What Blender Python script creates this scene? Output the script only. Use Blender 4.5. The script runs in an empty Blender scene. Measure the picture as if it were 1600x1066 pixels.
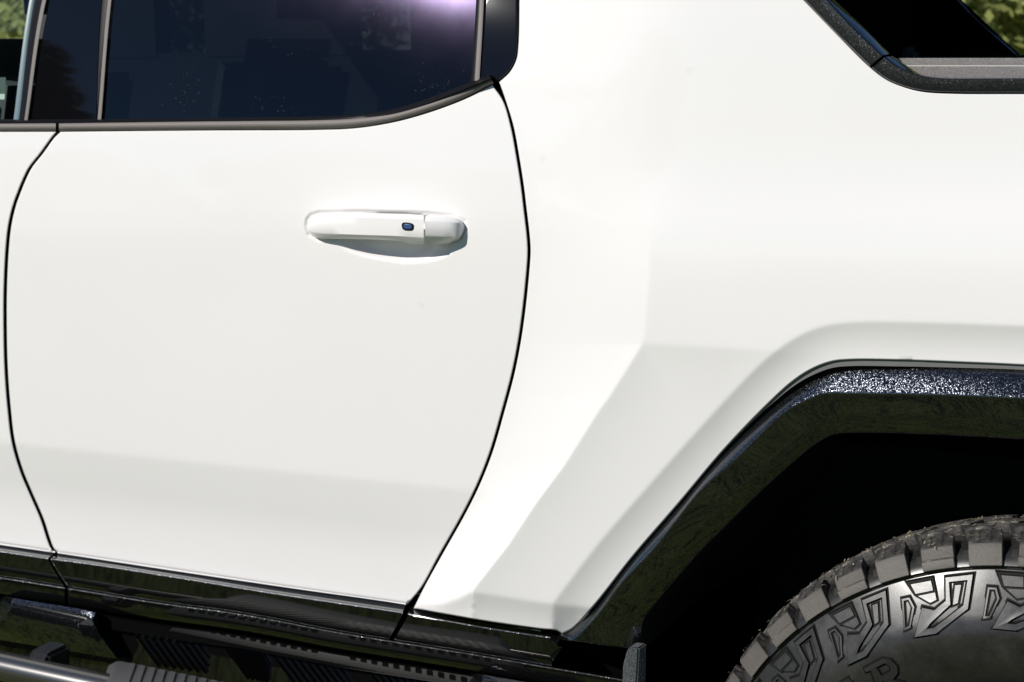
import bpy, bmesh, math, random
import numpy as np
from mathutils import Matrix, Vector
from mathutils.geometry import delaunay_2d_cdt, tessellate_polygon
random.seed(7); rng = np.random.default_rng(7)
sc = bpy.context.scene
COL = sc.collection

# ------------------------------------------------------------------ camera
F, CX, CY = 2451.0, 800.0, 533.0                      # focal length and centre for a 1600 px wide frame
AXX = np.array([0.89241997, 0.07056934, -0.44565296])  # truck length axis seen from the camera
AXY = np.array([0.45100173, -0.16920856, 0.87633664])  # into the truck
AXZ = np.array([-0.0135658, -0.98305057, -0.18283199]) # up
AXLE = np.array([0.0, 0.0, 0.445])
CAM = np.array([0.249, -1.8672, 0.445 + 1.0294])
cd = bpy.data.cameras.new('camera'); cam = bpy.data.objects.new('camera', cd); COL.objects.link(cam)
r3 = Vector((AXX[0], AXY[0], AXZ[0])); u3 = -Vector((AXX[1], AXY[1], AXZ[1])); b3 = -Vector((AXX[2], AXY[2], AXZ[2]))
cam.matrix_world = Matrix(((r3.x, u3.x, b3.x, CAM[0]), (r3.y, u3.y, b3.y, CAM[1]), (r3.z, u3.z, b3.z, CAM[2]), (0, 0, 0, 1)))
cd.sensor_width = 36.0; cd.lens = 36.0 * F / 1600.0
cd.clip_start = 0.05; cd.clip_end = 2000
cd.dof.use_dof = True; cd.dof.focus_distance = 2.0; cd.dof.aperture_fstop = 9.0
sc.camera = cam
# ------------------------------------------------------------------ sky, sun, exposure
SUN = Vector((-0.474, -0.668, 0.572)).normalized()
w = bpy.data.worlds.new('World'); sc.world = w; w.use_nodes = True
nt = w.node_tree
sky = nt.nodes.new('ShaderNodeTexSky'); sky.sky_type = 'NISHITA'; sky.sun_disc = False
sky.sun_elevation = math.asin(SUN.z); sky.sun_rotation = math.atan2(SUN.x, SUN.y) % (2 * math.pi)
sky.air_density = 1.0; sky.dust_density = 0.0; sky.ozone_density = 6.0; sky.altitude = 1500
nt.nodes['Background'].inputs[1].default_value = 0.06
nt.links.new(sky.outputs[0], nt.nodes['Background'].inputs[0])
ld = bpy.data.lights.new('sun', 'SUN'); ld.energy = 4.2; ld.angle = math.radians(0.5); ld.color = (1.0, 0.965, 0.905)
lo = bpy.data.objects.new('sun', ld); COL.objects.link(lo)
lo.rotation_euler = SUN.to_track_quat('Z', 'Y').to_euler(); lo.location = (-6, -8, 8)
sc.view_settings.view_transform = 'Standard'; sc.view_settings.look = 'None'
sc.view_settings.gamma = 1.0; sc.view_settings.exposure = 0.16
sc.cycles.max_bounces = 8; sc.cycles.transparent_max_bounces = 12

# ------------------------------------------------------------------ materials
def mat(name):
    m = bpy.data.materials.new(name); m.use_nodes = True
    t = m.node_tree; return m, t, t.nodes, t.links, t.nodes['Principled BSDF']
def setp(b, **k):
    n = {'color': 'Base Color', 'rough': 'Roughness', 'metal': 'Metallic', 'coat': 'Coat Weight', 'coat_rough': 'Coat Roughness',
         'spec': 'Specular IOR Level', 'ior': 'IOR', 'trans': 'Transmission Weight'}
    for a, v in k.items():
        b.inputs[n[a]].default_value = (*v, 1) if isinstance(v, tuple) else v
def noise(N, L, scale, detail=4, rough=0.6, co=None):
    x = N.new('ShaderNodeTexNoise'); x.inputs['Scale'].default_value = scale
    x.inputs['Detail'].default_value = detail; x.inputs['Roughness'].default_value = rough
    if co is None:
        co = N.new('ShaderNodeTexCoord').outputs['Object']
    L.new(co, x.inputs['Vector']); return x
def ramp(N, L, fac, stops):
    r = N.new('ShaderNodeValToRGB'); e = r.color_ramp.elements
    while len(e) < len(stops): e.new(0.5)
    for i, (p, c) in enumerate(stops):
        e[i].position = p; e[i].color = (*c, 1) if isinstance(c, tuple) else (c, c, c, 1)
    L.new(fac, r.inputs[0]); return r
def bump(N, L, b, h, strength, dist):
    x = N.new('ShaderNodeBump'); x.inputs['Strength'].default_value = strength; x.inputs['Distance'].default_value = dist
    L.new(h, x.inputs['Height']); L.new(x.outputs[0], b.inputs['Normal']); return x

def m_white():
    m, t, N, L, b = mat('white_paint')
    n = noise(N, L, 3.0, 3)
    r = ramp(N, L, n.outputs[0], [(0.3, (.808, .786, .774)), (0.7, (.823, .801, .789))])
    co = N.new('ShaderNodeTexCoord').outputs['Object']
    v = N.new('ShaderNodeTexVoronoi'); v.inputs['Scale'].default_value = 6.5; L.new(co, v.inputs['Vector'])   # dried water spots
    nw = noise(N, L, 90, 3, .6, co); av = N.new('ShaderNodeMath'); av.operation = 'MULTIPLY_ADD'; L.new(nw.outputs[0], av.inputs[0]); av.inputs[1].default_value = .03; L.new(v.outputs['Distance'], av.inputs[2])
    sp = ramp(N, L, av.outputs[0], [(.040, .955), (.062, 1.0)])
    mm = N.new('ShaderNodeMix'); mm.data_type = 'RGBA'; mm.blend_type = 'MULTIPLY'; mm.inputs['Factor'].default_value = 1.0
    L.new(r.outputs[0], mm.inputs['A']); L.new(sp.outputs[0], mm.inputs['B']); L.new(mm.outputs['Result'], b.inputs['Base Color'])
    setp(b, rough=.45, spec=0.0, coat=1.0, coat_rough=.015)
    n2 = noise(N, L, 240.0, 2)                         # faint orange peel in the clear coat
    x = N.new('ShaderNodeBump'); x.inputs['Strength'].default_value = .02; x.inputs['Distance'].default_value = .0006
    L.new(n2.outputs[0], x.inputs['Height']); L.new(x.outputs[0], b.inputs['Coat Normal'])
    return m
def m_flake(name, base, density=.30, bright=(.75, .78, .85), rough=.25, coat=1.0, scale=1500.0, tilt=.55, spec=0.0):
    """black metallic paint: small flakes tilted at random under a clear coat"""
    m, t, N, L, b = mat(name)
    co = N.new('ShaderNodeTexCoord').outputs['Object']
    v = N.new('ShaderNodeTexVoronoi'); v.inputs['Scale'].default_value = scale; L.new(co, v.inputs['Vector'])
    g = N.new('ShaderNodeNewGeometry')
    s = N.new('ShaderNodeVectorMath'); s.operation = 'SUBTRACT'; L.new(v.outputs['Color'], s.inputs[0]); s.inputs[1].default_value = (.5, .5, .5)
    s2 = N.new('ShaderNodeVectorMath'); s2.operation = 'SCALE'; L.new(s.outputs[0], s2.inputs[0]); s2.inputs['Scale'].default_value = tilt
    a = N.new('ShaderNodeVectorMath'); a.operation = 'ADD'; L.new(g.outputs['Normal'], a.inputs[0]); L.new(s2.outputs[0], a.inputs[1])
    nn = N.new('ShaderNodeVectorMath'); nn.operation = 'NORMALIZE'; L.new(a.outputs[0], nn.inputs[0])
    sep = N.new('ShaderNodeSeparateColor'); L.new(v.outputs['Color'], sep.inputs[0])
    w1 = N.new('ShaderNodeTexWhiteNoise'); L.new(v.outputs['Position'], w1.inputs['Vector'])
    th = N.new('ShaderNodeMath'); th.operation = 'LESS_THAN'; L.new(w1.outputs['Value'], th.inputs[0]); th.inputs[1].default_value = density
    mx = N.new('ShaderNodeMix'); mx.data_type = 'RGBA'; L.new(th.outputs[0], mx.inputs['Factor'])
    mx.inputs['A'].default_value = (*base, 1); mx.inputs['B'].default_value = (*bright, 1)
    L.new(mx.outputs['Result'], b.inputs['Base Color']); L.new(th.outputs[0], b.inputs['Metallic'])
    L.new(nn.outputs[0], b.inputs['Normal'])
    setp(b, rough=rough, coat=coat, coat_rough=.012, spec=spec)
    L.new(g.outputs['Normal'], b.inputs['Coat Normal'])
    return m
def m_plain(name, color, rough=.5, spec=.5, metal=0.0, coat=0.0, nscale=None, nstr=.2, ndist=.001, vary=.0):
    m, t, N, L, b = mat(name)
    setp(b, color=color, rough=rough, spec=spec, metal=metal, coat=coat)
    if vary:
        n = noise(N, L, 9.0, 5)
        r = ramp(N, L, n.outputs[0], [(.3, tuple(c * (1 - vary) for c in color)), (.7, tuple(c * (1 + vary) for c in color))])
        L.new(r.outputs[0], b.inputs['Base Color'])
    if nscale:
        n = noise(N, L, nscale, 3); bump(N, L, b, n.outputs[0], nstr, ndist)
    return m
def m_glass(name, tint, haze, glare_tint=(.55, .5, .6), speck=True):
    m, t, N, L, b = mat(name)
    out = N['Material Output']; N.remove(b)
    tr = N.new('ShaderNodeBsdfTransparent'); tr.inputs[0].default_value = (*tint, 1)
    gl = N.new('ShaderNodeBsdfGlossy'); gl.inputs['Roughness'].default_value = 0.0; gl.inputs[0].default_value = (1, 1, 1, 1)
    fr = N.new('ShaderNodeFresnel'); fr.inputs[0].default_value = 1.52
    m1 = N.new('ShaderNodeMixShader'); L.new(fr.outputs[0], m1.inputs[0]); L.new(tr.outputs[0], m1.inputs[1]); L.new(gl.outputs[0], m1.inputs[2])
    g2 = N.new('ShaderNodeBsdfGlossy'); g2.inputs['Roughness'].default_value = .14; g2.inputs[0].default_value = (*glare_tint, 1)
    m2 = N.new('ShaderNodeMixShader'); m2.inputs[0].default_value = haze
    co = N.new('ShaderNodeTexCoord').outputs['Object']
    nz = noise(N, L, 7.0, 4, .6, co)
    ml = N.new('ShaderNodeMath'); ml.operation = 'MULTIPLY'; L.new(nz.outputs[0], ml.inputs[0]); ml.inputs[1].default_value = haze * 2
    L.new(ml.outputs[0], m2.inputs[0]); L.new(m1.outputs[0], m2.inputs[1]); L.new(g2.outputs[0], m2.inputs[2])
    last = m2
    if speck:                                            # dried droplets and dust specks
        v = N.new('ShaderNodeTexVoronoi'); v.inputs['Scale'].default_value = 230; L.new(co, v.inputs['Vector'])
        wn = N.new('ShaderNodeTexWhiteNoise'); L.new(v.outputs['Position'], wn.inputs['Vector'])
        mm = N.new('ShaderNodeMath'); mm.operation = 'MULTIPLY'; L.new(wn.outputs['Value'], mm.inputs[0]); mm.inputs[1].default_value = .125
        nb = noise(N, L, 11.0, 3, .6, co)
        rb = ramp(N, L, nb.outputs[0], [(.47, 0.0), (.62, 1.0)])
        m3 = N.new('ShaderNodeMath'); m3.operation = 'MULTIPLY'; L.new(mm.outputs[0], m3.inputs[0]); L.new(rb.outputs[0], m3.inputs[1])
        ls = N.new('ShaderNodeMath'); ls.operation = 'LESS_THAN'; L.new(v.outputs['Distance'], ls.inputs[0]); L.new(m3.outputs[0], ls.inputs[1])
        sc_ = N.new('ShaderNodeMath'); sc_.operation = 'MULTIPLY'; L.new(ls.outputs[0], sc_.inputs[0]); sc_.inputs[1].default_value = .3
        df = N.new('ShaderNodeBsdfDiffuse'); df.inputs[0].default_value = (.6, .58, .52, 1)
        m4 = N.new('ShaderNodeMixShader'); L.new(sc_.outputs[0], m4.inputs[0]); L.new(last.outputs[0], m4.inputs[1]); L.new(df.outputs[0], m4.inputs[2])
        last = m4
    L.new(last.outputs[0], out.inputs[0])
    return m
def m_tyre():
    m, t, N, L, b = mat('tyre_rubber')
    co = N.new('ShaderNodeTexCoord').outputs['Object']
    n = noise(N, L, 26, 8, .72, co)
    r = ramp(N, L, n.outputs[0], [(.35, (.014, .013, .012)), (.55, (.024, .0225, .021)), (.75, (.042, .039, .035))])
    L.new(r.outputs[0], b.inputs['Base Color'])
    rr = ramp(N, L, n.outputs[0], [(.35, .26), (.7, .36)]); L.new(rr.outputs[0], b.inputs['Roughness'])
    n2 = noise(N, L, 420, 3, .6, co); bump(N, L, b, n2.outputs[0], .06, .0006)
    setp(b, spec=.55)
    return m
def m_tread():
    m, t, N, L, b = mat('dusty_tread_rubber')
    co = N.new('ShaderNodeTexCoord').outputs['Object']
    n = noise(N, L, 60, 8, .75, co)
    r = ramp(N, L, n.outputs[0], [(.36, (.014, .0135, .013)), (.5, (.038, .036, .034)), (.60, (.10, .092, .082)), (.67, (.34, .30, .25))])
    L.new(r.outputs[0], b.inputs['Base Color']); setp(b, rough=.62, spec=.5)
    n2 = noise(N, L, 190, 6, .75, co); bump(N, L, b, n2.outputs[0], .75, .004)
    return m
def m_leaf(name, c0, c1):
    m, t, N, L, b = mat(name)
    n = noise(N, L, 1.3, 4)
    r = ramp(N, L, n.outputs[0], [(.3, c0), (.7, c1)])
    L.new(r.outputs[0], b.inputs['Base Color']); setp(b, rough=.6, spec=.25)
    tl = N.new('ShaderNodeBsdfTranslucent'); L.new(r.outputs[0], tl.inputs[0])
    ad = N.new('ShaderNodeMixShader'); ad.inputs[0].default_value = .3
    L.new(b.outputs[0], ad.inputs[1]); L.new(tl.outputs[0], ad.inputs[2]); L.new(ad.outputs[0], N['Material Output'].inputs[0])
    return m
M = {}
M['white'] = m_white()
M['flake'] = m_flake('black_metallic_paint', (.004, .004, .005), density=.19, scale=1300, tilt=.22, rough=.31, bright=(.10, .107, .125)); M['flake'].node_tree.nodes['Principled BSDF'].inputs['Coat IOR'].default_value = 1.9
M['rocker'] = m_plain('black_gloss_cladding', (.004, .004, .004), rough=.5, coat=1.0, spec=0.0); M['rocker'].node_tree.nodes['Principled BSDF'].inputs['Coat IOR'].default_value = 1.75
M['edge'] = m_flake('cladding_edge_glint', (.02, .02, .02), density=.55, bright=(.62, .63, .65), rough=.4, scale=1900, tilt=1.0)  # bright dense flakes paint the sparkling highlight along the cladding edges
M['gloss'] = m_plain('gloss_black_panel', (.004, .004, .005), rough=.5, coat=1.0, spec=0.0)
M['plastic'] = m_flake('textured_black_plastic', (.011, .012, .014), density=.14, bright=(.05, .053, .06), rough=.45, coat=.7, scale=1100, tilt=.5, spec=.2)
M['gloss2'] = m_plain('polished_trim_edge', (.006, .007, .009), rough=.5, coat=1.0, spec=0.0); M['gloss2'].node_tree.nodes['Principled BSDF'].inputs['Coat IOR'].default_value = 2.8
M['cap'] = m_flake('grey_grained_plastic', (.27, .25, .235), density=.25, bright=(.36, .34, .32), rough=.55, coat=0.0, scale=1100, tilt=.5, spec=.4)
M['cap_glint'] = m_plain('cap_edge_highlight', (.62, .59, .53), rough=.35)  # pale ridge line: a specular highlight put into the colour
M['satin'] = m_plain('satin_grey_trim', (.185, .165, .155), rough=.55, spec=.25, metal=.0, nscale=900, nstr=.12, ndist=.0004)
M['rubber'] = m_plain('black_seal_rubber', (.008, .008, .010), rough=.4, spec=.08)
M['void'] = m_plain('dark_inner_metal', (.0025, .0025, .0025), rough=.9, spec=.0)
M['liner'] = m_plain('wheel_liner_felt', (.006, .006, .0065), rough=.75, spec=.2, nscale=120, nstr=.3, ndist=.004)
M['step'] = m_plain('step_pad_plastic', (.055, .056, .058), rough=.5, nscale=500, nstr=.3, ndist=.0008, vary=.12)
M['tube'] = m_plain('brushed_step_tube', (.20, .195, .19), rough=.22, metal=.9, nscale=60, nstr=.04, ndist=.001)
M['silver'] = m_flake('silver_grained_metal', (.10, .104, .108), density=.25, bright=(.30, .31, .32), rough=.4, coat=.2, scale=800, tilt=.5)
M['seat'] = m_plain('grey_seat_cloth', (.10, .11, .12), rough=.8, nscale=200, nstr=.2, ndist=.002)
M['cabin'] = m_plain('dark_cabin_trim', (.03, .033, .038), rough=.7)
M['button'] = m_plain('blue_sensor_button', (.03, .075, .22), rough=.25, coat=.6)
M['sticker'] = m_plain('white_sticker_paper', (.75, .78, .76), rough=.6)
M['ink'] = m_plain('dark_sticker_print', (.06, .10, .10), rough=.6)
M['tyre'] = m_tyre(); M['tread'] = m_tread()
M['rubber2'] = m_plain('dull_groove_rubber', (.03, .029, .027), rough=.8, spec=.2)
M['groove_shade'] = m_plain('groove_shade_rubber', (.006, .006, .006), rough=.6, spec=.15)  # black stands in for the shade in sidewall grooves and sipes
M['lug'] = m_plain('sunlit_dusty_lug', (.078, .069, .060), rough=.55, spec=.35, nscale=260, nstr=.35, ndist=.0015, vary=.3)  # dusty outer lug faces, lightened in colour for the sun they catch
M['tread_text'] = m_plain('raised_black_lettering', (.02, .02, .02), rough=.4)
M['rim'] = m_plain('dark_alloy', (.05, .05, .055), rough=.3, metal=.9)
M['privacy'] = m_glass('privacy_glass', (.045, .055, .062), .0016, (.70, .56, .98))  # violet lens glare put into the colour of the haze lobe
M['clear'] = m_glass('clear_side_glass', (.78, .86, .82), .004, speck=False)
M['hay'] = m_plain('dry_grass_clippings', (.34, .30, .20), rough=.8)

# ------------------------------------------------------------------ scene helpers
def link(o, parent=None):
    COL.objects.link(o)
    if parent is not None: o.parent = parent
    return o
def tag(o, label=None, cat=None, group=None, kind=None):
    for k, v in (('label', label), ('category', cat), ('group', group), ('kind', kind)):
        if v: o[k] = v
    return o
def mesh_obj(name, V, Fc, m, parent=None, normals=None, smooth=True, sharp=None):
    me = bpy.data.meshes.new(name)
    me.from_pydata([tuple(map(float, v)) for v in V], [], [tuple(int(i) for i in f) for f in Fc])
    me.update(); me.materials.append(m)
    if smooth: me.polygons.foreach_set('use_smooth', [True] * len(me.polygons))
    if normals is not None: me.normals_split_custom_set_from_vertices([tuple(map(float, n)) for n in normals])
    elif sharp: me.set_sharp_from_angle(angle=math.radians(sharp))
    return link(bpy.data.objects.new(name, me), parent)
def pt(u, v, Y):
    """the point at depth Y of the truck that the lens sees at (u, v) of a 1600 x 1066 frame"""
    u = np.asarray(u, float); v = np.asarray(v, float); Y = np.asarray(Y, float)
    c = np.stack(np.broadcast_arrays(u - CX, v - CY, np.full_like(u, F)), -1)
    wx, wy, wz = c @ AXX, c @ AXY, c @ AXZ
    t = (Y - CAM[1]) / wy
    return np.stack([CAM[0] + t * wx, CAM[1] + t * wy, CAM[2] + t * wz], -1)
def curve(pts, step=5.0):
    """Catmull-Rom through the points, resampled about every step"""
    P = np.array(pts, float)
    if len(P) == 2:
        n = max(2, int(np.hypot(*(P[1] - P[0])) / step) + 1)
        return P[0] + (P[1] - P[0]) * np.linspace(0, 1, n)[:, None]
    E = np.vstack([2 * P[0] - P[1], P, 2 * P[-1] - P[-2]]); out = []
    for i in range(len(P) - 1):
        p0, p1, p2, p3 = E[i:i + 4]
        d = [max(1e-6, np.hypot(*(b - a)) ** .5) for a, b in ((p0, p1), (p1, p2), (p2, p3))]
        m1 = (p1 - p0) / d[0] - (p2 - p0) / (d[0] + d[1]) + (p2 - p1) / d[1]
        m2 = (p2 - p1) / d[1] - (p3 - p1) / (d[1] + d[2]) + (p3 - p2) / d[2]
        m1 *= d[1]; m2 *= d[1]
        s = np.linspace(0, 1, 24, endpoint=False)[:, None]
        out.append((2 * s**3 - 3 * s**2 + 1) * p1 + (s**3 - 2 * s**2 + s) * m1 + (-2 * s**3 + 3 * s**2) * p2 + (s**3 - s**2) * m2)
    C = np.vstack(out + [P[-1:]])
    L = np.r_[0, np.cumsum(np.hypot(*np.diff(C, axis=0).T))]
    n = max(2, int(L[-1] / step) + 1); s = np.linspace(0, L[-1], n)
    return np.c_[np.interp(s, L, C[:, 0]), np.interp(s, L, C[:, 1])]
def resamp(C, n):
    C = np.asarray(C, float); L = np.r_[0, np.cumsum(np.hypot(*np.diff(C, axis=0).T))]; s = np.linspace(0, L[-1], n)
    return np.c_[np.interp(s, L, C[:, 0]), np.interp(s, L, C[:, 1])]
def outline(*curves, step=5.0):
    out = []
    for c in curves:
        q = curve(c, step)
        if out and np.hypot(*(out[-1][-1] - q[0])) < 1.0: q = q[1:]
        out.append(q)
    P = np.vstack(out)
    if np.hypot(*(P[0] - P[-1])) < 1.0: P = P[:-1]
    return P
def inside(poly, q):
    x, y = q[:, 0], q[:, 1]; r = np.zeros(len(q), bool); a = poly; b = np.roll(poly, -1, 0)
    for (x0, y0), (x1, y1) in zip(a, b):
        if y0 == y1: continue
        c = ((y0 > y) != (y1 > y)) & (x < (x1 - x0) * (y - y0) / (y1 - y0) + x0)
        r ^= c
    return r
def seg_dist(q, P, closed=False):
    a = P; b = np.roll(P, -1, 0)
    if not closed: a, b = P[:-1], P[1:]
    best = np.full(len(q), 1e9)
    for p0, p1 in zip(a, b):
        d = p1 - p0; l = d @ d + 1e-12
        t = np.clip(((q - p0) @ d) / l, 0, 1)
        best = np.minimum(best, np.hypot(*(q - p0 - t[:, None] * d).T))
    return best
def surf_normal(S, u, v, e=.6):
    a = pt(u + e, v, S(u + e, v)) - pt(u - e, v, S(u - e, v)); b = pt(u, v + e, S(u, v + e)) - pt(u, v - e, S(u, v - e))
    n = np.cross(a, b); n /= np.linalg.norm(n, axis=1)[:, None] + 1e-15
    n[n[:, 1] > 0] *= -1
    return n
PX = .0009                                            # metres per frame pixel on the flank
def panel(name, poly, S, m, parent, roll=2.0, drop=.012, grid=8.0, fine=()):
    """sheet-metal panel: the outline filled on the surface S with rolled, hemmed edges"""
    A = .5 * np.sum(poly[:, 0] * np.roll(poly[:, 1], -1) - np.roll(poly[:, 0], -1) * poly[:, 1])
    if A < 0: poly = poly[::-1]
    r = np.broadcast_to(np.asarray(roll(poly) if callable(roll) else roll, float), (len(poly),))
    t = np.roll(poly, -1, 0) - np.roll(poly, 1, 0); t /= np.linalg.norm(t, axis=1)[:, None] + 1e-9
    o = np.c_[t[:, 1], -t[:, 0]]
    inner = poly - o * r[:, None]
    x0, y0 = poly.min(0); x1, y1 = poly.max(0)
    gx, gy = np.meshgrid(np.arange(x0 + grid / 2, x1, grid), np.arange(y0 + grid / 2, y1, grid))
    gx = gx + (np.arange(gx.shape[0]) % 2)[:, None] * grid / 2
    q = np.c_[gx.ravel(), gy.ravel()]
    if fine:                                             # denser vertices along creases
        hx, hy = np.meshgrid(np.arange(x0 + 1.2, x1, 2.6), np.arange(y0 + 1.2, y1, 2.6)); h = np.c_[hx.ravel(), hy.ravel()]
        near = np.zeros(len(h), bool); far_ = np.ones(len(q), bool)
        for C_, rad_ in fine:
            bx = (h[:, 0] > C_[:, 0].min() - rad_) & (h[:, 0] < C_[:, 0].max() + rad_) & (h[:, 1] > C_[:, 1].min() - rad_) & (h[:, 1] < C_[:, 1].max() + rad_)
            ix = np.nonzero(bx)[0]; near[ix] |= seg_dist(h[ix], C_) < rad_; far_ &= seg_dist(q, C_) > rad_ + 2
        q = np.vstack([q[far_], h[near]])
    q = q[inside(inner, q)]; q = q[seg_dist(q, inner, True) > np.where(fine != () and len(fine) > 0, 2.0, grid * .45)]
    V2 = [Vector(p) for p in np.vstack([inner, q])]; n = len(inner)
    res = delaunay_2d_cdt(V2, [(i, (i + 1) % n) for i in range(n)], [], 1, 1e-4)
    v2 = np.array([tuple(p) for p in res[0]]); fc = [list(f) for f in res[2]]
    P = pt(v2[:, 0], v2[:, 1], S(v2[:, 0], v2[:, 1])); Nn = surf_normal(S, v2[:, 0], v2[:, 1])
    base = len(P); Ps = [P]; Ns = [Nn]
    Yi = S(inner[:, 0], inner[:, 1]); Ni = surf_normal(S, inner[:, 0], inner[:, 1])
    O3 = pt(inner[:, 0] + o[:, 0], inner[:, 1] + o[:, 1], Yi) - pt(inner[:, 0], inner[:, 1], Yi)
    O3 -= (O3 * Ni).sum(1)[:, None] * Ni; O3 /= np.linalg.norm(O3, axis=1)[:, None]
    angs = [0, 22, 45, 67, 90, 90]; rings = []
    for k, ang in enumerate(angs):
        s, c = math.sin(math.radians(ang)), math.cos(math.radians(ang))
        p = inner + o * (r * s)[:, None]; Y = Yi + r * PX * (1 - c) + (drop if k == 5 else 0)
        rings.append(np.arange(n) + base + k * n); Ps.append(pt(p[:, 0], p[:, 1], Y)); Ns.append(Ni * c + O3 * s)
    for k in range(5):
        a, b = rings[k], rings[k + 1]
        for i in range(n):
            j = (i + 1) % n; fc.append([a[i], a[j], b[j], b[i]])
    V = np.vstack(Ps); NN = np.vstack(Ns)
    for i, f in enumerate(fc):
        nrm = np.cross(V[f[1]] - V[f[0]], V[f[2]] - V[f[0]])
        if nrm @ NN[f].sum(0) < 0: fc[i] = f[::-1]
    return mesh_obj(name, V, fc, m, parent, normals=NN)
def loft(name, rails, m, parent, n=None, sharp=35, close=True, bands=None, m2=None):
    """rails = [(frame curve, depth)]: a skin from rail to rail"""
    n = n or max(len(c) for c, _ in rails)
    R = []
    for c, Y in rails:
        c = resamp(c, n); R.append(pt(c[:, 0], c[:, 1], Y(c[:, 0], c[:, 1]) if callable(Y) else (resamp(np.c_[np.arange(len(Y)), Y], n)[:, 1] if np.ndim(Y) else np.full(n, Y))))
    V = np.vstack(R); fc = []
    for k in range(len(R) - 1):
        for i in range(n - 1):
            fc.append([k * n + i, k * n + i + 1, (k + 1) * n + i + 1, (k + 1) * n + i])
    if close:
        fc.append([k * n for k in range(len(R))]); fc.append([k * n + n - 1 for k in range(len(R))][::-1])
    o = mesh_obj(name, V, fc, m, parent)
    bm = bmesh.new(); bm.from_mesh(o.data); bmesh.ops.recalc_face_normals(bm, faces=bm.faces); 
    bm.to_mesh(o.data); bm.free()
    if bands:
        o.data.materials.append(m2)
        for k in bands:
            for i in range(n - 1): o.data.polygons[k * (n - 1) + i].material_index = 1
    o.data.set_sharp_from_angle(angle=math.radians(sharp))
    return o
def off(c, du, dv): return np.asarray(c, float) + np.array([du, dv], float)
def add_box(bm, lo_, hi_, bevel=0.0, rot=None):
    lo_, hi_ = np.array(lo_), np.array(hi_)
    g = bmesh.ops.create_cube(bm, size=1.0); vs = g['verts']
    for v in vs: v.co = Vector(lo_ + (np.array(v.co) + .5) * (hi_ - lo_))
    if bevel: bmesh.ops.bevel(bm, geom=list({e for v in vs for e in v.link_edges}), offset=bevel, segments=2, affect='EDGES')
def bm_obj(name, bm, m, parent=None, sharp=35):
    me = bpy.data.meshes.new(name); bmesh.ops.recalc_face_normals(bm, faces=bm.faces); bm.to_mesh(me); bm.free(); [me.materials.append(x_) for x_ in (m if isinstance(m, tuple) else (m,))]
    me.polygons.foreach_set('use_smooth', [True] * len(me.polygons)); me.set_sharp_from_angle(angle=math.radians(sharp))
    return link(bpy.data.objects.new(name, me), parent)
def box_obj(name, lo_, hi_, m, parent=None, bevel=0.0):
    bm = bmesh.new(); add_box(bm, lo_, hi_, bevel); return bm_obj(name, bm, m, parent)

# ------------------------------------------------------------------ the setting: ground, road, hills
def m_ground():
    m, t, N, L, b = mat('lawn_soil')
    n = noise(N, L, 2.2, 8, .7); n1 = noise(N, L, 55, 6, .75)
    mx = N.new('ShaderNodeMix'); mx.data_type = 'FLOAT'; mx.inputs['Factor'].default_value = .55
    L.new(n.outputs[0], mx.inputs['A']); L.new(n1.outputs[0], mx.inputs['B'])
    r = ramp(N, L, mx.outputs['Result'], [(.36, (.045, .07, .012)), (.5, (.13, .18, .035)), (.64, (.28, .30, .09))])
    L.new(r.outputs[0], b.inputs['Base Color']); setp(b, rough=.9, spec=.2); bump(N, L, b, n1.outputs[0], .8, .04)
    return m
M['ground'] = m_ground()
g = mesh_obj('ground', [(-900, -900, 0), (900, -900, 0), (900, 900, 0), (-900, 900, 0)], [(0, 1, 2, 3)], M['ground'])
tag(g, 'sunlit green lawn that the parked white truck stands on', 'lawn', kind='structure')
rd = mesh_obj('road', [(-60, -18, .004), (-14, -18, .004), (-14, -12.5, .004), (-60, -9.5, .004)], [(0, 1, 2, 3)], m_plain('worn_asphalt', (.10, .10, .10), rough=.8, vary=.2))
tag(rd, 'grey asphalt road beyond the lawn ahead of the truck', 'road', kind='structure')

def grass():
    V = []; Fc = []; n = 26000
    x = rng.uniform(-3.4, 1.8, n); y = rng.uniform(-4.2, -.05, n)
    h = rng.uniform(.025, .075, n); a = rng.uniform(0, 6.283, n); wd = rng.uniform(.002, .0045, n); ln = rng.uniform(.1, .8, n)
    b = rng.uniform(0, 6.283, n)
    for i in range(n):
        c, s = math.cos(a[i]) * wd[i], math.sin(a[i]) * wd[i]; dx, dy = math.cos(b[i]) * ln[i] * h[i], math.sin(b[i]) * ln[i] * h[i]
        k = len(V)
        V += [(x[i] - c, y[i] - s, 0), (x[i] + c, y[i] + s, 0), (x[i] + dx * .4 + c * .7, y[i] + dy * .4 + s * .7, h[i] * .6), (x[i] + dx * .4 - c * .7, y[i] + dy * .4 - s * .7, h[i] * .6), (x[i] + dx, y[i] + dy, h[i])]
        Fc += [(k, k + 1, k + 2, k + 3), (k + 3, k + 2, k + 4)]
    o = mesh_obj('grass', V, Fc, m_leaf('grass_blades', (.09, .14, .03), (.27, .29, .08)), smooth=False)
    tag(o, 'short mown grass blades on the lawn beside the truck', 'grass', kind='stuff')
grass()

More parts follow.
